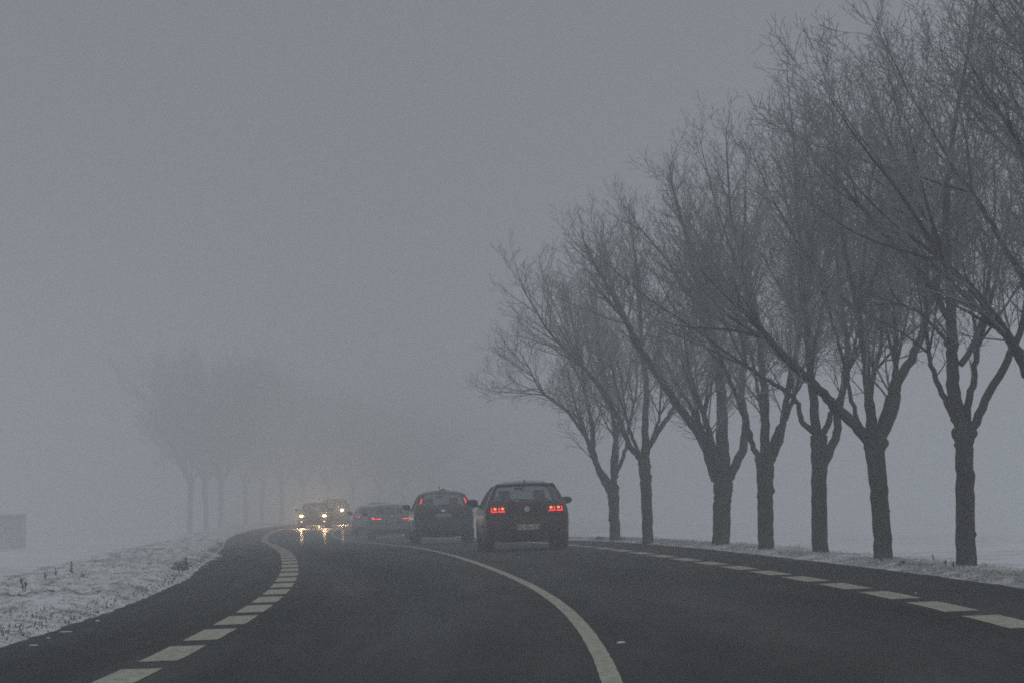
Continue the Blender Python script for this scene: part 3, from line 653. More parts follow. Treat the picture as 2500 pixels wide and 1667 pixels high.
# ------------------------------------------------------------------ cars
def components(f, n):
    p = list(range(n))
    def find(a):
        while p[a] != a: p[a] = p[p[a]]; a = p[a]
        return a
    for q in f.tolist():
        r0 = find(q[0])
        for k in q[1:]: p[find(k)] = r0
    r = np.array([find(q) for q in f[:, 0].tolist()]); return [f[r == u] for u in np.unique(r)]
class Car:
    def __init__(s, rear, front, wz, L, plan=(.35, .08, .6, .14), a=.035, b=.06):
        """rear: (y,z) points from bottom to roof, front: roof to bottom; wz: (z, half width)"""
        s.prof = np.array(rear + front, float); s.wz = np.array(wz, float); s.L = L; s.plan = plan
        d = np.concatenate([[0], np.cumsum(np.linalg.norm(np.diff(s.prof, axis=0), axis=1))])
        n = int(d[-1] / .022); t = np.linspace(0, d[-1], n)
        s.C = np.stack([np.interp(t, d, s.prof[:, 0]), np.interp(t, d, s.prof[:, 1])], -1)
        ker = np.ones(5) / 5
        for c in (0, 1): s.C[2:-2, c] = np.convolve(s.C[:, c], ker, 'valid')
        T = np.gradient(s.C, axis=0); T /= np.linalg.norm(T, axis=1)[:, None]; s.N = np.stack([-T[:, 1], T[:, 0]], -1)  # outward
        s.N[2:-2] = (s.N[:-4] + s.N[1:-3] + s.N[2:-2] + s.N[3:-1] + s.N[4:]) / 5
        s.a, s.b = a, b; s.apex = int(np.argmax(s.C[:, 1]))
    def X(s, y, z):
        w = np.interp(z, s.wz[:, 0], s.wz[:, 1]); r, dr, f, df = s.plan
        w = w - dr * np.clip((r - y) / r, 0, 1) ** 2 - df * np.clip((y - (s.L - f)) / f, 0, 1) ** 2
        return w
    def surf(s, u, i):
        off = s.a * u**2 + s.b * np.abs(u)**9
        y = s.C[i, 0] - s.N[i, 0] * off; z = s.C[i, 1] - s.N[i, 1] * off
        return u * s.X(y, z), y, z
    def shell(s, root, classify, mats):
        n = len(s.C); U = np.sin(np.linspace(-1, 1, 75) * math.pi / 2 * .97) / math.sin(math.pi / 2 * .97)
        I, UU = np.meshgrid(np.arange(n), U, indexing='ij'); x, y, z = s.surf(UU, I)
        V = np.stack([x, y, z], -1).reshape(-1, 3); Fc = grid_faces(n, 75); cen = V[Fc].mean(1)
        ui = UU.reshape(-1)[Fc].mean(1); ii = I.reshape(-1)[Fc].mean(1)
        pos = np.where(ii < s.apex, 0, 1)
        lab = [classify('back' if p == 0 and True else 'front', u, c) for p, u, c in zip(pos, ui, cen)]
        # sides
        xe, ye, ze = s.surf(np.ones(n), np.arange(n)); ap = int(np.argmax(ze))
        zb = max(ze[0], ze[-1]); q = np.concatenate([np.linspace(0, .9, 46), np.linspace(.9, 1, 16)[1:]]); lv = zb + (ze[ap] - zb) * q
        rz, ry = np.maximum.accumulate(ze[:ap + 1]), ye[:ap + 1]; fz, fy = np.maximum.accumulate(ze[ap:][::-1]), ye[ap:][::-1]
        yr = np.interp(lv, rz, ry); yf = np.interp(lv, fz, fy); m = 130; t = np.linspace(0, 1, m)
        YY = yr[:, None] + (yf - yr)[:, None] * t[None]; ZZ_ = np.repeat(lv[:, None], m, 1); XX = s.X(YY, ZZ_)
        groups = {}
        def put(name, Vx, Fx):
            g = groups.setdefault(name, ([], [], [0])); g[0].append(Vx); g[1].append(Fx + g[2][0]); g[2][0] += len(Vx)
        def split(V, Fc, lab):
            lab = np.array(lab, dtype=object)
            for name in set(lab):
                if name is None: continue
                f = Fc[lab == name]; idx, inv = np.unique(f, return_inverse=True); put(name, V[idx], inv.reshape(f.shape))
        split(V, Fc, lab)
        for sg in (-1, 1):
            Vs = np.stack([XX * sg, YY, ZZ_], -1).reshape(-1, 3); Fs = grid_faces(len(lv), m); cs = Vs[Fs].mean(1)
            if sg < 0: Fs = Fs[:, ::-1]
            split(Vs, Fs, [classify('side', sg, c) for c in cs])
        for name, (v, f, _) in groups.items():
            v, f = np.concatenate(v), np.concatenate(f)
            if name in ('body', 'bumper'): sets = [f]
            elif name == 'tail_light': sx_ = v[f].mean(1)[:, 0]; sets = [f[sx_ < 0], f[sx_ > 0]]
            else: sets = components(f, len(v))
            for q in sets:
                if len(q) < 4: continue
                idx, inv = np.unique(q, return_inverse=True); mesh_obj(name, v[idx], inv.reshape(q.shape), mats[name], root)
        # floor pan
        MB().box((0, s.L / 2, s.C[0, 1] + .05), (1.5, s.L - .35, .06), .01).build('floor_pan', M['black_plastic'], root)
    def face_y(s, x, z, end='rear'):
        rng_ = slice(0, s.apex + 1) if end == 'rear' else slice(s.apex, None); C = s.C[rng_]
        i = int(np.argmin(np.abs(C[:, 1] - z))) + (0 if end == 'rear' else s.apex); u = x / max(.2, float(s.X(s.C[i, 0], s.C[i, 1])))
        return float(s.surf(np.array(u), i)[1])
    def patch(s, name, poly, mat, root, out=.012, end='rear', inn=.02, sub=1, mb=None):
        """raised polygon that follows the rear (or front) face; poly = (x, z) points"""
        own = mb is None; mb = mb or MB(); sg = -1 if end == 'rear' else 1; n = len(poly)
        Fr = [(x, s.face_y(x, z, end) + sg * out, z) for x, z in poly]; Bk = [(x, s.face_y(x, z, end) - sg * inn, z) for x, z in poly]
        f = [tuple(range(n)), tuple(range(2 * n - 1, n - 1, -1))] + [(i, (i + 1) % n, n + (i + 1) % n, n + i) for i in range(n)]
        mb.add(Fr + Bk, f)
        return mb.build(name, mat, root) if own else mb
def wheels(root, ys, xo, r=.315, w=.21):
    for y in ys:
        for sg in (-1, 1):
            mb = MB(); c = (sg * (xo - w / 2), y, r)
            mb.lathe([(-w / 2, r * .62), (-w / 2, r * .93), (-w / 2 + .02, r * .985), (-w / 4, r), (w / 4, r), (w / 2 - .02, r * .985), (w / 2, r * .93), (w / 2, r * .62)], 'X', 32, c)
            wh = mb.build('wheel', M['tyre'], root, smooth=False)
            rm = MB(); cx = c[0] + sg * (w / 2 - .012)
            rm.lathe([(-.012, r * .64), (.008, r * .64), (.008, r * .57), (0, r * .56)] if sg > 0 else [(.012, r * .64), (-.008, r * .64), (-.008, r * .57), (0, r * .56)], 'X', 32, (cx, y, r))
            for k in range(5):
                a = k * 2 * math.pi / 5; rm.tube([(cx + sg * .012, y, r), (cx + sg * .016, y + math.cos(a) * r * .58, r + math.sin(a) * r * .58)], [.035, .024], 6)
            rm.lathe([(0, .05), (sg * .03, .05), (sg * .034, .03)], 'X', 16, (cx, y, r))
            rm.build('rim', M['rim'], wh)
def arch(c, ys, r=.365, zc=.31): return any((c[1] - y) ** 2 + (c[2] - zc) ** 2 < r * r for y in ys)
def mirrors(root, x, y, z, mat, sx=.22, sz=.15):
    for sg in (-1, 1):
        mb = MB(); P = []
        for i, (f, a) in enumerate(((0, .35), (.08, .8), (.3, 1), (.7, .9), (.92, .6), (1, .3))):
            pass
        n = 12; Vv = []; Fv = []
        secs = ((0, .62), (.1, .85), (.35, 1.0), (.65, .93), (.88, .68), (1, .25))
        for f, a in secs:
            for k in range(n):
                t = 6.283 * k / n; cc, s_ = math.cos(t), math.sin(t)
                q = (abs(cc) ** 3 + abs(s_) ** 3) ** (-1 / 3)
                Vv.append((sg * (x + f * sx), y + cc * q * .07 * a, z + s_ * q * sz / 2 * a + .012 * f))
        for i in range(len(secs) - 1):
            for k in range(n): Fv.append((i * n + k, i * n + (k + 1) % n, (i + 1) * n + (k + 1) % n, (i + 1) * n + k))
        Fv += [tuple(range(n)), tuple((len(secs) - 1) * n + k for k in range(n))]
        mb.add(Vv, Fv); mb.tube([(sg * (x - .09), y + .05, z - .09), (sg * (x + .05), y + .02, z - .045)], [.03, .022], 6)
        mr = mb.build('side_mirror', mat, root, smooth=True)
        MB().box((sg * (x + sx * .42), y - .072, z + .004), (sx * .62, .008, sz * .72), .003).build('mirror_glass', M['mirror_pane'], mr)
def seats(root, ys, zt, xs, zr=None):
    for x in xs:
        mb = MB(); mb.box((x, ys, zt - .42), (.48, .14, .6), .05, (-.2, 'X')); mb.box((x, ys + .3, zt - .70), (.48, .55, .14), .05)
        mb.box((x, ys - .09, zt - .03), (.25, .10, .19), .045)
        for q in (-.06, .06): mb.tube([(x + q, ys - .06, zt - .18), (x + q, ys - .08, zt - .08)], .008, 5)
        mb.build('seat', M['interior'], root)
def bench(root, y, zt, w=1.2):
    mb = MB(); mb.box((0, y, zt - .30), (w, .14, .52), .05, (-.3, 'X')); mb.box((0, y + .3, zt - .55), (w, .5, .12), .05)
    for x in (-.36, 0, .36): mb.box((x, y - .08, zt - .0 - (x == 0) * .02), (.24, .09, .13), .04)
    mb.build('rear_bench', M['interior'], root)
def dash(root, y, z, w=1.3):
    mb = MB(); mb.box((0, y, z - .14), (w, .5, .3), .06); mb.build('dashboard', M['interior'], root)
    mb = MB(); mb.box((0, y - .25, z + .30), (.23, .03, .065), .02); mb.tube([(0, y - .24, z + .33), (0, y - .18, z + .38)], .01, 5); mb.build('inner_mirror', M['interior'], root)
    mb = MB()
    P = [( -.36 + .18 * math.cos(a), y - .34 - .05 * math.sin(a), z + .0 + .18 * math.sin(a)) for a in np.linspace(0, 6.283, 17)]
    mb.tube(P, .014, 6, cap=False); mb.build('steering_wheel', M['interior'], root)
def place_car(name, s, off, label, cat, group=None, away=True, L=4.2, yaw=0, dz=0.0):
    x, y, z = [float(v) for v in road_pt(s, off)]; t = float(th_at(s)); k = float(kf_at(s)); sl = float((zc_at(s + 3) - zc_at(s)) / 3)
    rot = Matrix.Rotation(-t + (0 if away else math.pi) + yaw, 4, 'Z')
    n = Vector((-k * math.cos(t) - sl * math.sin(t), k * math.sin(t) - sl * math.cos(t), 1)).normalized()
    f = rot @ Vector((0, 1, 0)); f = (f - n * f.dot(n)).normalized(); r_ = f.cross(n)
    Mx = Matrix((r_, f, n)).transposed()
    e = empty(name, (x, y, z + .004 + dz), Mx.to_euler(), label=label, cat=cat, group=group); return e
def text_mb(txt, size):
    cu = bpy.data.curves.new('t', 'FONT'); cu.body = txt; cu.size = size; cu.align_x = 'CENTER'; cu.align_y = 'CENTER'; cu.extrude = .002; cu.offset = size * .012
    o = bpy.data.objects.new('t', cu); col.objects.link(o); me = bpy.data.meshes.new_from_object(o)
    V = [tuple(v.co) for v in me.vertices]; Fv = [tuple(p.vertices) for p in me.polygons]
    bpy.data.objects.remove(o); bpy.data.curves.remove(cu); bpy.data.meshes.remove(me); return V, Fv
def licence(root, car, xc, zc, mat, w=.52, h=.11, txt=None):
    y = car.face_y(xc, zc) - .022
    p = MB().box((xc, y, zc), (w, .012, h), .004).build('licence_plate', mat, root)
    for sg in (-1, 1): MB().box((xc + sg * (w / 2 - .024), y - .007, zc), (.045, .004, h - .012)).build('plate_band', M['plate_blue'], p)
    if txt:
        V, Fv = text_mb(txt, h * .98); wv = max(v[0] for v in V) - min(v[0] for v in V); k = (w - .125) / wv
        V = [(xc + v[0] * k, y - .0085 - v[2], zc + v[1]) for v in V]; MB().add(V, [f[::-1] for f in Fv]).build('plate_text', M['ink'], p)
        V, Fv = text_mb('F', .045); MB().add([(xc - w / 2 + .024 + v[0], y - .0105 - v[2], zc - .028 + v[1]) for v in V], Fv).build('plate_letter', M['plate'], p)
        st = MB()
        for q in range(12):
            a = q * math.pi / 6; st.box((xc - w / 2 + .024 + math.cos(a) * .012, y - .0105, zc + .025 + math.sin(a) * .012), (.003, .002, .003))
        st.build('star_ring', plain('star_yellow', (.7, .6, .05)), p)
CARS = 'cars driving away in the right lane'
# ---- 1: dark red hatchback
M['maroon'] = paint('maroon_paint', (.045, .008, .012)); 
hb = Car([(.12, .17), (.05, .24), (.015, .34), (0, .46), (.005, .60), (.035, .66), (.05, .78), (.055, .90), (.08, .975), (.17, 1.07), (.40, 1.32), (.44, 1.37), (.37, 1.395), (.42, 1.415), (.75, 1.44)],
         [(1.2, 1.458), (1.7, 1.455), (2.2, 1.425), (2.5, 1.375), (2.95, 1.19), (3.3, 1.02), (3.7, .93), (4.05, .82), (4.2, .70), (4.25, .50), (4.22, .3), (4.14, .17)],
         [(.1, .82), (.2, .855), (.35, .885), (.55, .898), (.75, .895), (.88, .872), (.98, .825), (1.1, .775), (1.25, .695), (1.36, .63), (1.42, .58), (1.5, .53)], 4.25)
GY = (.80, 3.42)
def cls_golf(kind, u, c):
    x, y, z = c
    if kind == 'side':
        if arch(c, GY): return None
        if z < .24: return 'sill'
        top = min(1.37, .98 + (y - .62) * .9, 1.395 - max(0, y - 1.7) * .02) if y < 1.2 else min(1.375, 1.40 - max(0, y - 2.35) * .50)
        if .72 < y < 3.05 and .985 - (y - .7) * .018 < z < top:
            return 'window_trim' if (abs(y - 1.95) < .045 or abs(y - 1.10) < .03) else 'side_window'
        if y < .34 and .80 < z < .965: return 'tail_light'
        if (abs(y - 1.18 - max(0, .6 - z) * .3) < .012 or abs(y - 2.02) < .012 or abs(y - 3.05) < .012) and .3 < z < .97: return 'panel_gap'
        return 'body'
    if kind == 'back' and y < 1.0:
        if z < .375 - .03 * abs(u) + (.0): return 'bumper'
        if 1.02 < z < 1.335 and abs(x) < .70 - (z - 1.02) * .34: return 'rear_window'
        if .79 < z < .965 and abs(x) > .425: return 'tail_light'
        if z < .97 and z > .64 and abs(abs(x) - (.70 if z < .79 else 9)) < .012: return 'panel_gap'
        if abs(z - .635) < .012 and abs(x) < .71: return 'panel_gap'
        return 'body'
    if kind == 'front' and 2.52 < y < 3.32 and z > 1.03 and abs(u) < .93: return 'windscreen'
    if kind == 'front' and y > 4.1 and z < .34: return 'front_bumper'
    if kind == 'front' and y > 3.85 and .62 < z < .76 and abs(u) < .5: return 'grille'
    return 'body'
def common_mats(p, rear='glass'):
    return {'body': p, 'sill': M['black_plastic'], 'panel_gap': M['black_plastic'], 'front_bumper': M['black_plastic'], 'grille': M['black_plastic'], 'bumper': M['black_plastic'], 'window_trim': M['black_plastic'], 'side_window': M['glass_dark'], 'rear_window': M[rear], 'windscreen': M['glass'], 'tail_light': M['red_lens'], 'headlight': M['chrome'], 'roof_glass': M['glass_dark']}
root = place_car('hatchback_car', 85.6, 1.80, 'nearest car, dark red hatchback with square red lamps and number plate FZ-326-CD', 'car', CARS)
hb.shell(root, cls_golf, common_mats(M['maroon'])); wheels(root, GY, .885); mirrors(root, .90, 2.62, 1.02, M['black_plastic'], .25, .16)
seats(root, 1.72, 1.20, (-.37, .37)); bench(root, .95, 1.03); dash(root, 2.75, 1.0)
for sg in (-1, 1):
    lm = hb.patch('lamp_block', [(sg * .757, .812), (sg * .628, .812), (sg * .628, .834), (sg * .735, .834), (sg * .728, .910), (sg * .747, .910)][::1], M['lamp_red'], root)
    lm2 = hb.patch('lamp_block', [(sg * .598, .812), (sg * .462, .812), (sg * .462, .834), (sg * .578, .834), (sg * .570, .910), (sg * .590, .910)], M['lamp_red'], root)
    for par, x0, x1 in ((lm, .640, .700), (lm2, .480, .545)):
        hb.patch('lamp_bulb', [(sg * (x0 + x1) / 2 + (x1 - x0) / 2 * math.cos(a) * 1.05, .884 + .027 * math.sin(a)) for a in np.linspace(0, 6.283, 13)[:-1]], M['lamp_hot'], par, out=.014)
    hb.patch('reflector', [(sg * .75, .315), (sg * .60, .315), (sg * .60, .337), (sg * .75, .345)], M['reflector'], root)
# round badge with a V over a W
bz, by = .866, hb.face_y(0, .866)
mb = MB(); mb.lathe([(-.022, .059), (-.026, .056), (-.022, .050), (0, .05)], 'Y', 32, (0, by, bz)); ring = mb.build('badge_ring', M['chrome'], root)
mb = MB(); mb.lathe([(-.012, .051), (0, .051)], 'Y', 32, (0, by, bz)); mb.build('badge_disc', M['black_plastic'], ring)
mb = MB()
for P in ([(-.024, .046), (0, .006), (.024, .046)], [(-.043, .024), (-.019, -.040), (0, .000), (.019, -.040), (.043, .024)]):
    for a, b in zip(P[:-1], P[1:]): mb.tube([(a[0], by - .018, bz + a[1]), (b[0], by - .018, bz + b[1])], .0058, 5)
mb.build('badge_letters', M['chrome'], ring)
licence(root, hb, .012, .485, M['plate_lit_tint'], txt='FZ-326-CD')
hb.patch('plate_recess', [(-.30, .415), (.32, .415), (.30, .565), (-.28, .565)], M['black_plastic'], root, out=.003)
mb = MB(); mb.tube([(.10, .33, 1.045), (.02, .15, 1.055), (-.25, .18, 1.075)], [.012, .010, .006], 5); mb.build('wiper', M['black_plastic'], root)
def fin(root, y, z, h=.075):
    MB().add([(-.02, y + .14, z - .01), (.02, y + .14, z - .01), (.022, y, z - .01), (-.022, y, z - .01), (0, y - .01, z + h), (0, y + .02, z + h * .97)], [(0, 1, 5), (1, 2, 4, 5), (2, 3, 4), (3, 0, 5, 4), (0, 3, 2, 1)]).build('antenna', M['black_plastic'], root)
fin(root, .62, 1.435)
def roof_snow(root, car, y0, y1, umax, th=.018, seed=0):
    g = np.random.default_rng(seed); idx = [i for i in range(len(car.C)) if y0 < car.C[i, 0] < y1 and car.C[i, 1] > 1.2]; U = np.linspace(-umax, umax, 40)
    I, UU = np.meshgrid(np.array(idx), U, indexing='ij'); x, y, z = car.surf(UU, I); h = th * (1 + .5 * vnoise(x, y, .12, seed + 50)) * np.clip((umax - np.abs(UU)) / .06, 0, 1) ** .5
    h[0] = 0; h[-1] = 0; return mesh_obj('roof_snow', np.stack([x, y, z + h + .001], -1).reshape(-1, 3), grid_faces(*I.shape), M['bare_snow'], root)
roof_snow(root, hb, .9, 2.3, .82, .022, 1)
mb = MB(); mb.box((0, .35, .33), (.0001 + .9, .02, .02), .004); mb.build('lower_trim', M['black_plastic'], root)
MB().tube([(-.52, .02, .235), (-.52, .25, .25)], .03, 10).build('exhaust_pipe', M['black_plastic'], root)
# ---- 2: dark blue tall hatchback
M['navy'] = paint('dark_blue_paint', (.020, .032, .050))
fu = Car([(.14, .18), (.06, .24), (.02, .34), (0, .48), (.01, .60), (.06, .64), (.07, .80), (.085, .95), (.14, 1.05), (.30, 1.32), (.37, 1.43), (.44, 1.475), (.70, 1.50)],
         [(1.2, 1.515), (1.8, 1.505), (2.2, 1.45), (2.6, 1.30), (3.05, 1.07), (3.5, .95), (3.85, .82), (4.0, .65), (4.03, .45), (3.98, .27), (3.92, .18)],
         [(.1, .80), (.2, .83), (.4, .855), (.7, .86), (.9, .845), (1.0, .81), (1.15, .755), (1.3, .69), (1.42, .62), (1.5, .56)], 4.03)
FY = (.68, 3.2)
def cls_fu(kind, u, c):
    x, y, z = c
    if kind == 'side':
        if arch(c, FY): return None
        if z < .26: return 'sill'
        if .62 < y < 2.75 and 1.02 < z < min(1.41, 1.42 - max(0, y - 2.1) * .55, .98 + (y - .5) * 1.6): return 'window_trim' if abs(y - 1.7) < .045 else 'side_window'
        if (abs(y - 1.0) < .012 or abs(y - 1.76) < .012) and .3 < z < 1.0: return 'panel_gap'
        return 'body'
    if kind == 'back' and y < 1.0:
        if z < .36: return 'bumper'
        if 1.03 < z < 1.415 and abs(x) < .60 - (z - 1.03) * .23: return 'rear_window'
        if 1.0 < z < 1.40 and abs(x) > .625 - (z - 1.03) * .23 and abs(x) < .74 - (z - 1.03) * .32: return 'tail_light'
        if abs(z - .62) < .012 and abs(x) < .68: return 'panel_gap'
        return 'body'
    if kind == 'front' and 2.25 < y < 3.02 and z > 1.08 and abs(u) < .92: return 'windscreen'
    if kind == 'front' and y > 3.8 and z < .5: return 'front_bumper'
    return 'body'
root = place_car('compact_car', 115.5, 1.44, 'dark blue compact car with tall red lamps beside its rear window', 'car', CARS)
fu.shell(root, cls_fu, common_mats(M['navy'])); wheels(root, FY, .85, .31, .20); mirrors(root, .86, 2.42, 1.06, M['black_plastic'], .22, .17)
seats(root, 1.6, 1.24, (-.35, .35)); bench(root, .85, 1.08, 1.15); dash(root, 2.55, 1.05)
for sg in (-1, 1):
    fu.patch('lamp_strip', [(sg * .672, 1.14), (sg * .622, 1.14), (sg * .585, 1.29), (sg * .628, 1.29)], M['lamp_soft'], root)
    fu.patch('reflector', [(sg * .69, .40), (sg * .61, .40), (sg * .61, .425), (sg * .69, .425)], M['reflector'], root)
licence(root, fu, -.01, .80, M['plate'])
fu.patch('badge', [(.075 * math.cos(a) + -.01, .935 + .032 * math.sin(a)) for a in np.linspace(0, 6.283, 17)[:-1]], M['chrome'], root)
mb = MB(); mb.tube([(-.08, .62, 1.49), (-.09, .56, 1.585)], [.008, .006], 6)
mb.lathe([(1.575, .006), (1.582, .018), (1.60, .022), (1.618, .016), (1.624, .004)], 'Z', 10, (-.09, .56, 0)); mb.build('antenna', M['black_plastic'], root)
M['roof_lump'] = plain('roof_lump', (.13, .06, .05), .7, var=.3)
mb = MB(); mb.lathe([(1.49, .10), (1.515, .095), (1.55, .06), (1.565, .02)], 'Z', 14, (.03, .75, 0)); mb.box((0, .75, 1.505), (.42, .06, .014), .004); mb.build('roof_sign_base', M['roof_lump'], root)
roof_snow(root, fu, .9, 2.0, .8, .014, 2); roof_snow
mb = MB(); mb.tube([(0, .26, 1.06), (-.02, .13, 1.075), (.26, .17, 1.10)], [.012, .010, .006], 5); mb.build('wiper', M['black_plastic'], root)
# ---- 3: silver car with angled lamps
M['silver'] = paint('silver_paint', (.26, .265, .275), .0, .7, 0); M['white_paint'] = paint('white_paint', (.48, .49, .50), .0, .7, 0)
bm_ = Car([(.13, .20), (.05, .26), (.01, .36), (0, .50), (.01, .62), (.06, .67), (.07, .82), (.09, .92), (.16, .99), (.48, 1.24), (.62, 1.33), (.75, 1.365), (1.0, 1.40)],
         [(1.5, 1.425), (2.0, 1.41), (2.4, 1.36), (2.9, 1.17), (3.25, 1.0), (3.8, .90), (4.2, .78), (4.35, .62), (4.38, .45), (4.33, .28), (4.25, .20)],
         [(.1, .81), (.2, .85), (.4, .88), (.7, .89), (.85, .875), (.97, .82), (1.1, .755), (1.25, .68), (1.36, .61), (1.45, .54)], 4.38)
BY = (.88, 3.6)
def cls_bm(kind, u, c):
    x, y, z = c
    if kind == 'side':
        if arch(c, BY): return None
        if z < .26: return 'sill'
        if .9 < y < 3.0 and .99 < z < min(1.325, 1.34 - max(0, y - 2.4) * .5, .97 + (y - .85) * 1.2): return 'window_trim' if abs(y - 2.0) < .045 else 'side_window'
        return 'body'
    if kind == 'back' and y < 1.2:
        if z < .40 and abs(x) < .66: return 'bumper'
        if 1.00 < z < 1.325 and abs(x) < .66 - (z - 1.0) * .32: return 'rear_window'
        if .78 < z < .90 and abs(x) > .44: return 'tail_light'
        if abs(z - .645) < .012 and abs(x) < .7: return 'panel_gap'
        return 'body'
    if kind == 'front' and 2.45 < y < 3.22 and z > 1.02 and abs(u) < .92: return 'windscreen'
    return 'body'
mm = common_mats(M['silver']); mm['tail_light'] = M['red_lens']
root = place_car('saloon_car', 163.0, 1.80, 'silver car with sharp angled red lamps, partly hidden by the dark blue car', 'car', CARS)
bm_.shell(root, cls_bm, mm); wheels(root, BY, .87, .32, .22); mirrors(root, .88, 2.7, 1.02, M['black_plastic'], .24, .16)
seats(root, 1.95, 1.16, (-.36, .36)); bench(root, 1.15, 1.02); dash(root, 2.8, .98)
for sg in (-1, 1):
    bm_.patch('lamp_strip', [(sg * .82, .885), (sg * .76, .89), (sg * .68, .835), (sg * .45, .835), (sg * .45, .80), (sg * .80, .80)], M['lamp_far'], root)
    bm_.patch('lamp_bulb', [(sg * .80, .875), (sg * .755, .878), (sg * .72, .85), (sg * .78, .835)], M['lamp_soft'], root, out=.016)
licence(root, bm_, 0, .76, M['plate'])
bm_.patch('badge', [(.035 * math.cos(a), .93 + .035 * math.sin(a)) for a in np.linspace(0, 6.283, 13)[:-1]], M['chrome'], root)
roof_snow(root, bm_, .9, 2.2, .85, .02, 3)
# ---- 4: white hatchback, left part visible
root = place_car('small_car', 193.0, 1.85, 'hazy white hatchback ahead of the silver car, only its left lamp and side in view', 'car', CARS)
bm_.shell(root, cls_bm, common_mats(M['white_paint'])); wheels(root, BY, .87, .32, .22); mirrors(root, .88, 2.7, 1.02, M['black_plastic'], .24, .2)
seats(root, 1.95, 1.16, (-.36, .36)); bench(root, 1.15, 1.02); dash(root, 2.8, .98)
for sg in (-1, 1):
    for q in (.60, .68, .76): bm_.patch('lamp_dot', [(sg * q + .026 * math.cos(a), .865 + .02 * math.sin(a)) for a in np.linspace(0, 6.283, 11)[:-1]], M['lamp_far'], root)
roof_snow(root, bm_, .9, 2.2, .85, .02, 4)
# ---- 5: dark tall car ahead of them
M['grey_paint'] = paint('grey_paint', (.17, .172, .175), 0, .7, 0); M['pale_paint'] = paint('pale_paint', (.24, .245, .25), .0, .7, 0)
def scaled(car, kz, ky=1.0):
    c = Car.__new__(Car); c.__dict__.update(car.__dict__); c.prof = car.prof * [ky, kz]; c.C = car.C * [ky, kz]; c.wz = car.wz * [kz, 1.02]; c.L = car.L * ky; return c
suv = scaled(fu, .93, 1.08)
def cls_suv(kind, u, c): return cls_fu(kind, u, (c[0], c[1] / 1.08, c[2] / .93))
root = place_car('tall_car', 225.0, 2.3, 'dark tall car farthest ahead, just its roof showing above the white hatchback', 'car', CARS)
suv.shell(root, cls_suv, common_mats(M['grey_paint'], 'glass_dark')); wheels(root, (.74, 3.45), .87, .33, .21); mirrors(root, .88, 2.6, 1.17, M['black_plastic'])
for sg in (-1, 1): suv.patch('lamp_strip', [(sg * .672, 1.06), (sg * .622, 1.06), (sg * .585, 1.22), (sg * .628, 1.22)], M['red_lens'], root)
# ---- oncoming vehicles
def headlamps(root, car, x, z, w, h, fog=None, power=1700, mat='head'):
    for sg in (-1, 1):
        hl = car.patch('headlight', [(sg * x + w / 2 * math.cos(a), z + h / 2 * math.sin(a)) for a in np.linspace(0, 6.283, 17)[:-1]], M[mat], root, end='front')
        if power:
            ld = bpy.data.lights.new('headlight_beam', 'SPOT'); ld.energy = power; ld.spot_size = R(60); ld.spot_blend = .9; ld.color = (1, .62, .34); ld.shadow_soft_size = .08
            lo_ = bpy.data.objects.new('headlight_beam', ld); col.objects.link(lo_); lo_.parent = root
            lo_.location = (sg * x, car.face_y(sg * x, z, 'front') + .06, z); lo_.rotation_euler = (R(91), 0, 0)   # shines along +y, slightly down
        if fog: car.patch('fog_lamp', [(sg * fog[0] + fog[2] / 2 * math.cos(a), fog[1] + fog[2] / 2.4 * math.sin(a)) for a in np.linspace(0, 6.283, 13)[:-1]], M['fog_lamp'], root, end='front')
ON = 'oncoming vehicles with their headlights on'
root = place_car('oncoming_car', 236.0, -1.62, 'oncoming car with two bright headlights and two smaller fog lamps below', 'car', ON, away=False)
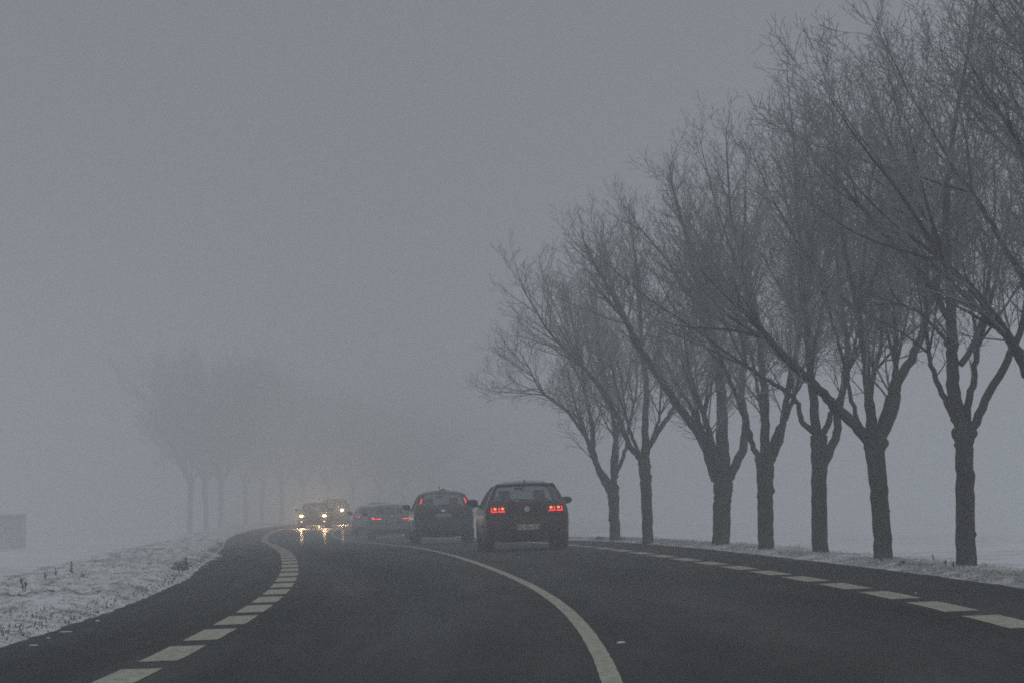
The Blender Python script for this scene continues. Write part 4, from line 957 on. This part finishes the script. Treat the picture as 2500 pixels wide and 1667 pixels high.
# it drives towards the camera, so its nose is at the low-s end
root.location = Vector(root.location) + (root.rotation_euler.to_matrix() @ Vector((0, 0, 0)))
bm_.shell(root, cls_bm, common_mats(M['grey_paint'])); wheels(root, BY, .87, .32, .22); mirrors(root, .88, 2.7, 1.02, M['black_plastic'], .24, .16); seats(root, 1.95, 1.16, (-.36, .36)); dash(root, 2.8, .98)
headlamps(root, bm_, .66, .68, .23, .16, (.655, .36, .09))
bm_.patch('grille', [(-.38, .60), (.38, .60), (.34, .72), (-.34, .72)], M['black_plastic'], root, end='front'); bm_.patch('lower_grille', [(-.55, .30), (.55, .30), (.5, .42), (-.5, .42)], M['black_plastic'], root, end='front')
root = place_car('oncoming_car', 254.0, -1.80, 'taller oncoming car half hidden behind the first one, a single lamp in view', 'car', ON, away=False)
suv2 = scaled(fu, 1.06, 1.08)
def cls_suv2(kind, u, c): return cls_fu(kind, u, (c[0], c[1] / 1.08, c[2] / 1.06))
suv2.shell(root, cls_suv2, common_mats(M['pale_paint'], 'glass_dark')); wheels(root, (.74, 3.45), .87, .33, .21); mirrors(root, .88, 2.6, 1.15, M['black_plastic']); seats(root, 1.7, 1.25, (-.36, .36))
headlamps(root, suv2, .72, .88, .23, .17)
suv2.patch('grille', [(-.34, .66), (.34, .66), (.32, .80), (-.32, .80)], M['black_plastic'], root, end='front')
# ------------------------------------------------------------------ the fog
xs = (-2400, 2400); ys = (-2400, 2400); zs = (-8.0, 27.0)
Vf = [(x, y, z) for x in xs for y in ys for z in zs]
haze = mesh_obj('haze', Vf, [(0, 1, 3, 2), (4, 6, 7, 5), (0, 4, 5, 1), (2, 3, 7, 6), (0, 2, 6, 4), (1, 5, 7, 3)], plain('fog', (1, 1, 1)), kind='stuff', smooth=False, label='even grey fog filling the air over road, trees and fields', cat='fog')
hm = haze.data.materials[0]; n = hm.node_tree; n.nodes.clear(); o = n.nodes.new('ShaderNodeOutputMaterial'); pv = n.nodes.new('ShaderNodeVolumePrincipled')
pv.inputs['Color'].default_value = (.93, .945, .965, 1); pv.inputs['Density'].default_value = FOG; pv.inputs['Anisotropy'].default_value = .5
n.links.new(pv.outputs[0], o.inputs['Volume'])
haze.display_type = 'WIRE'
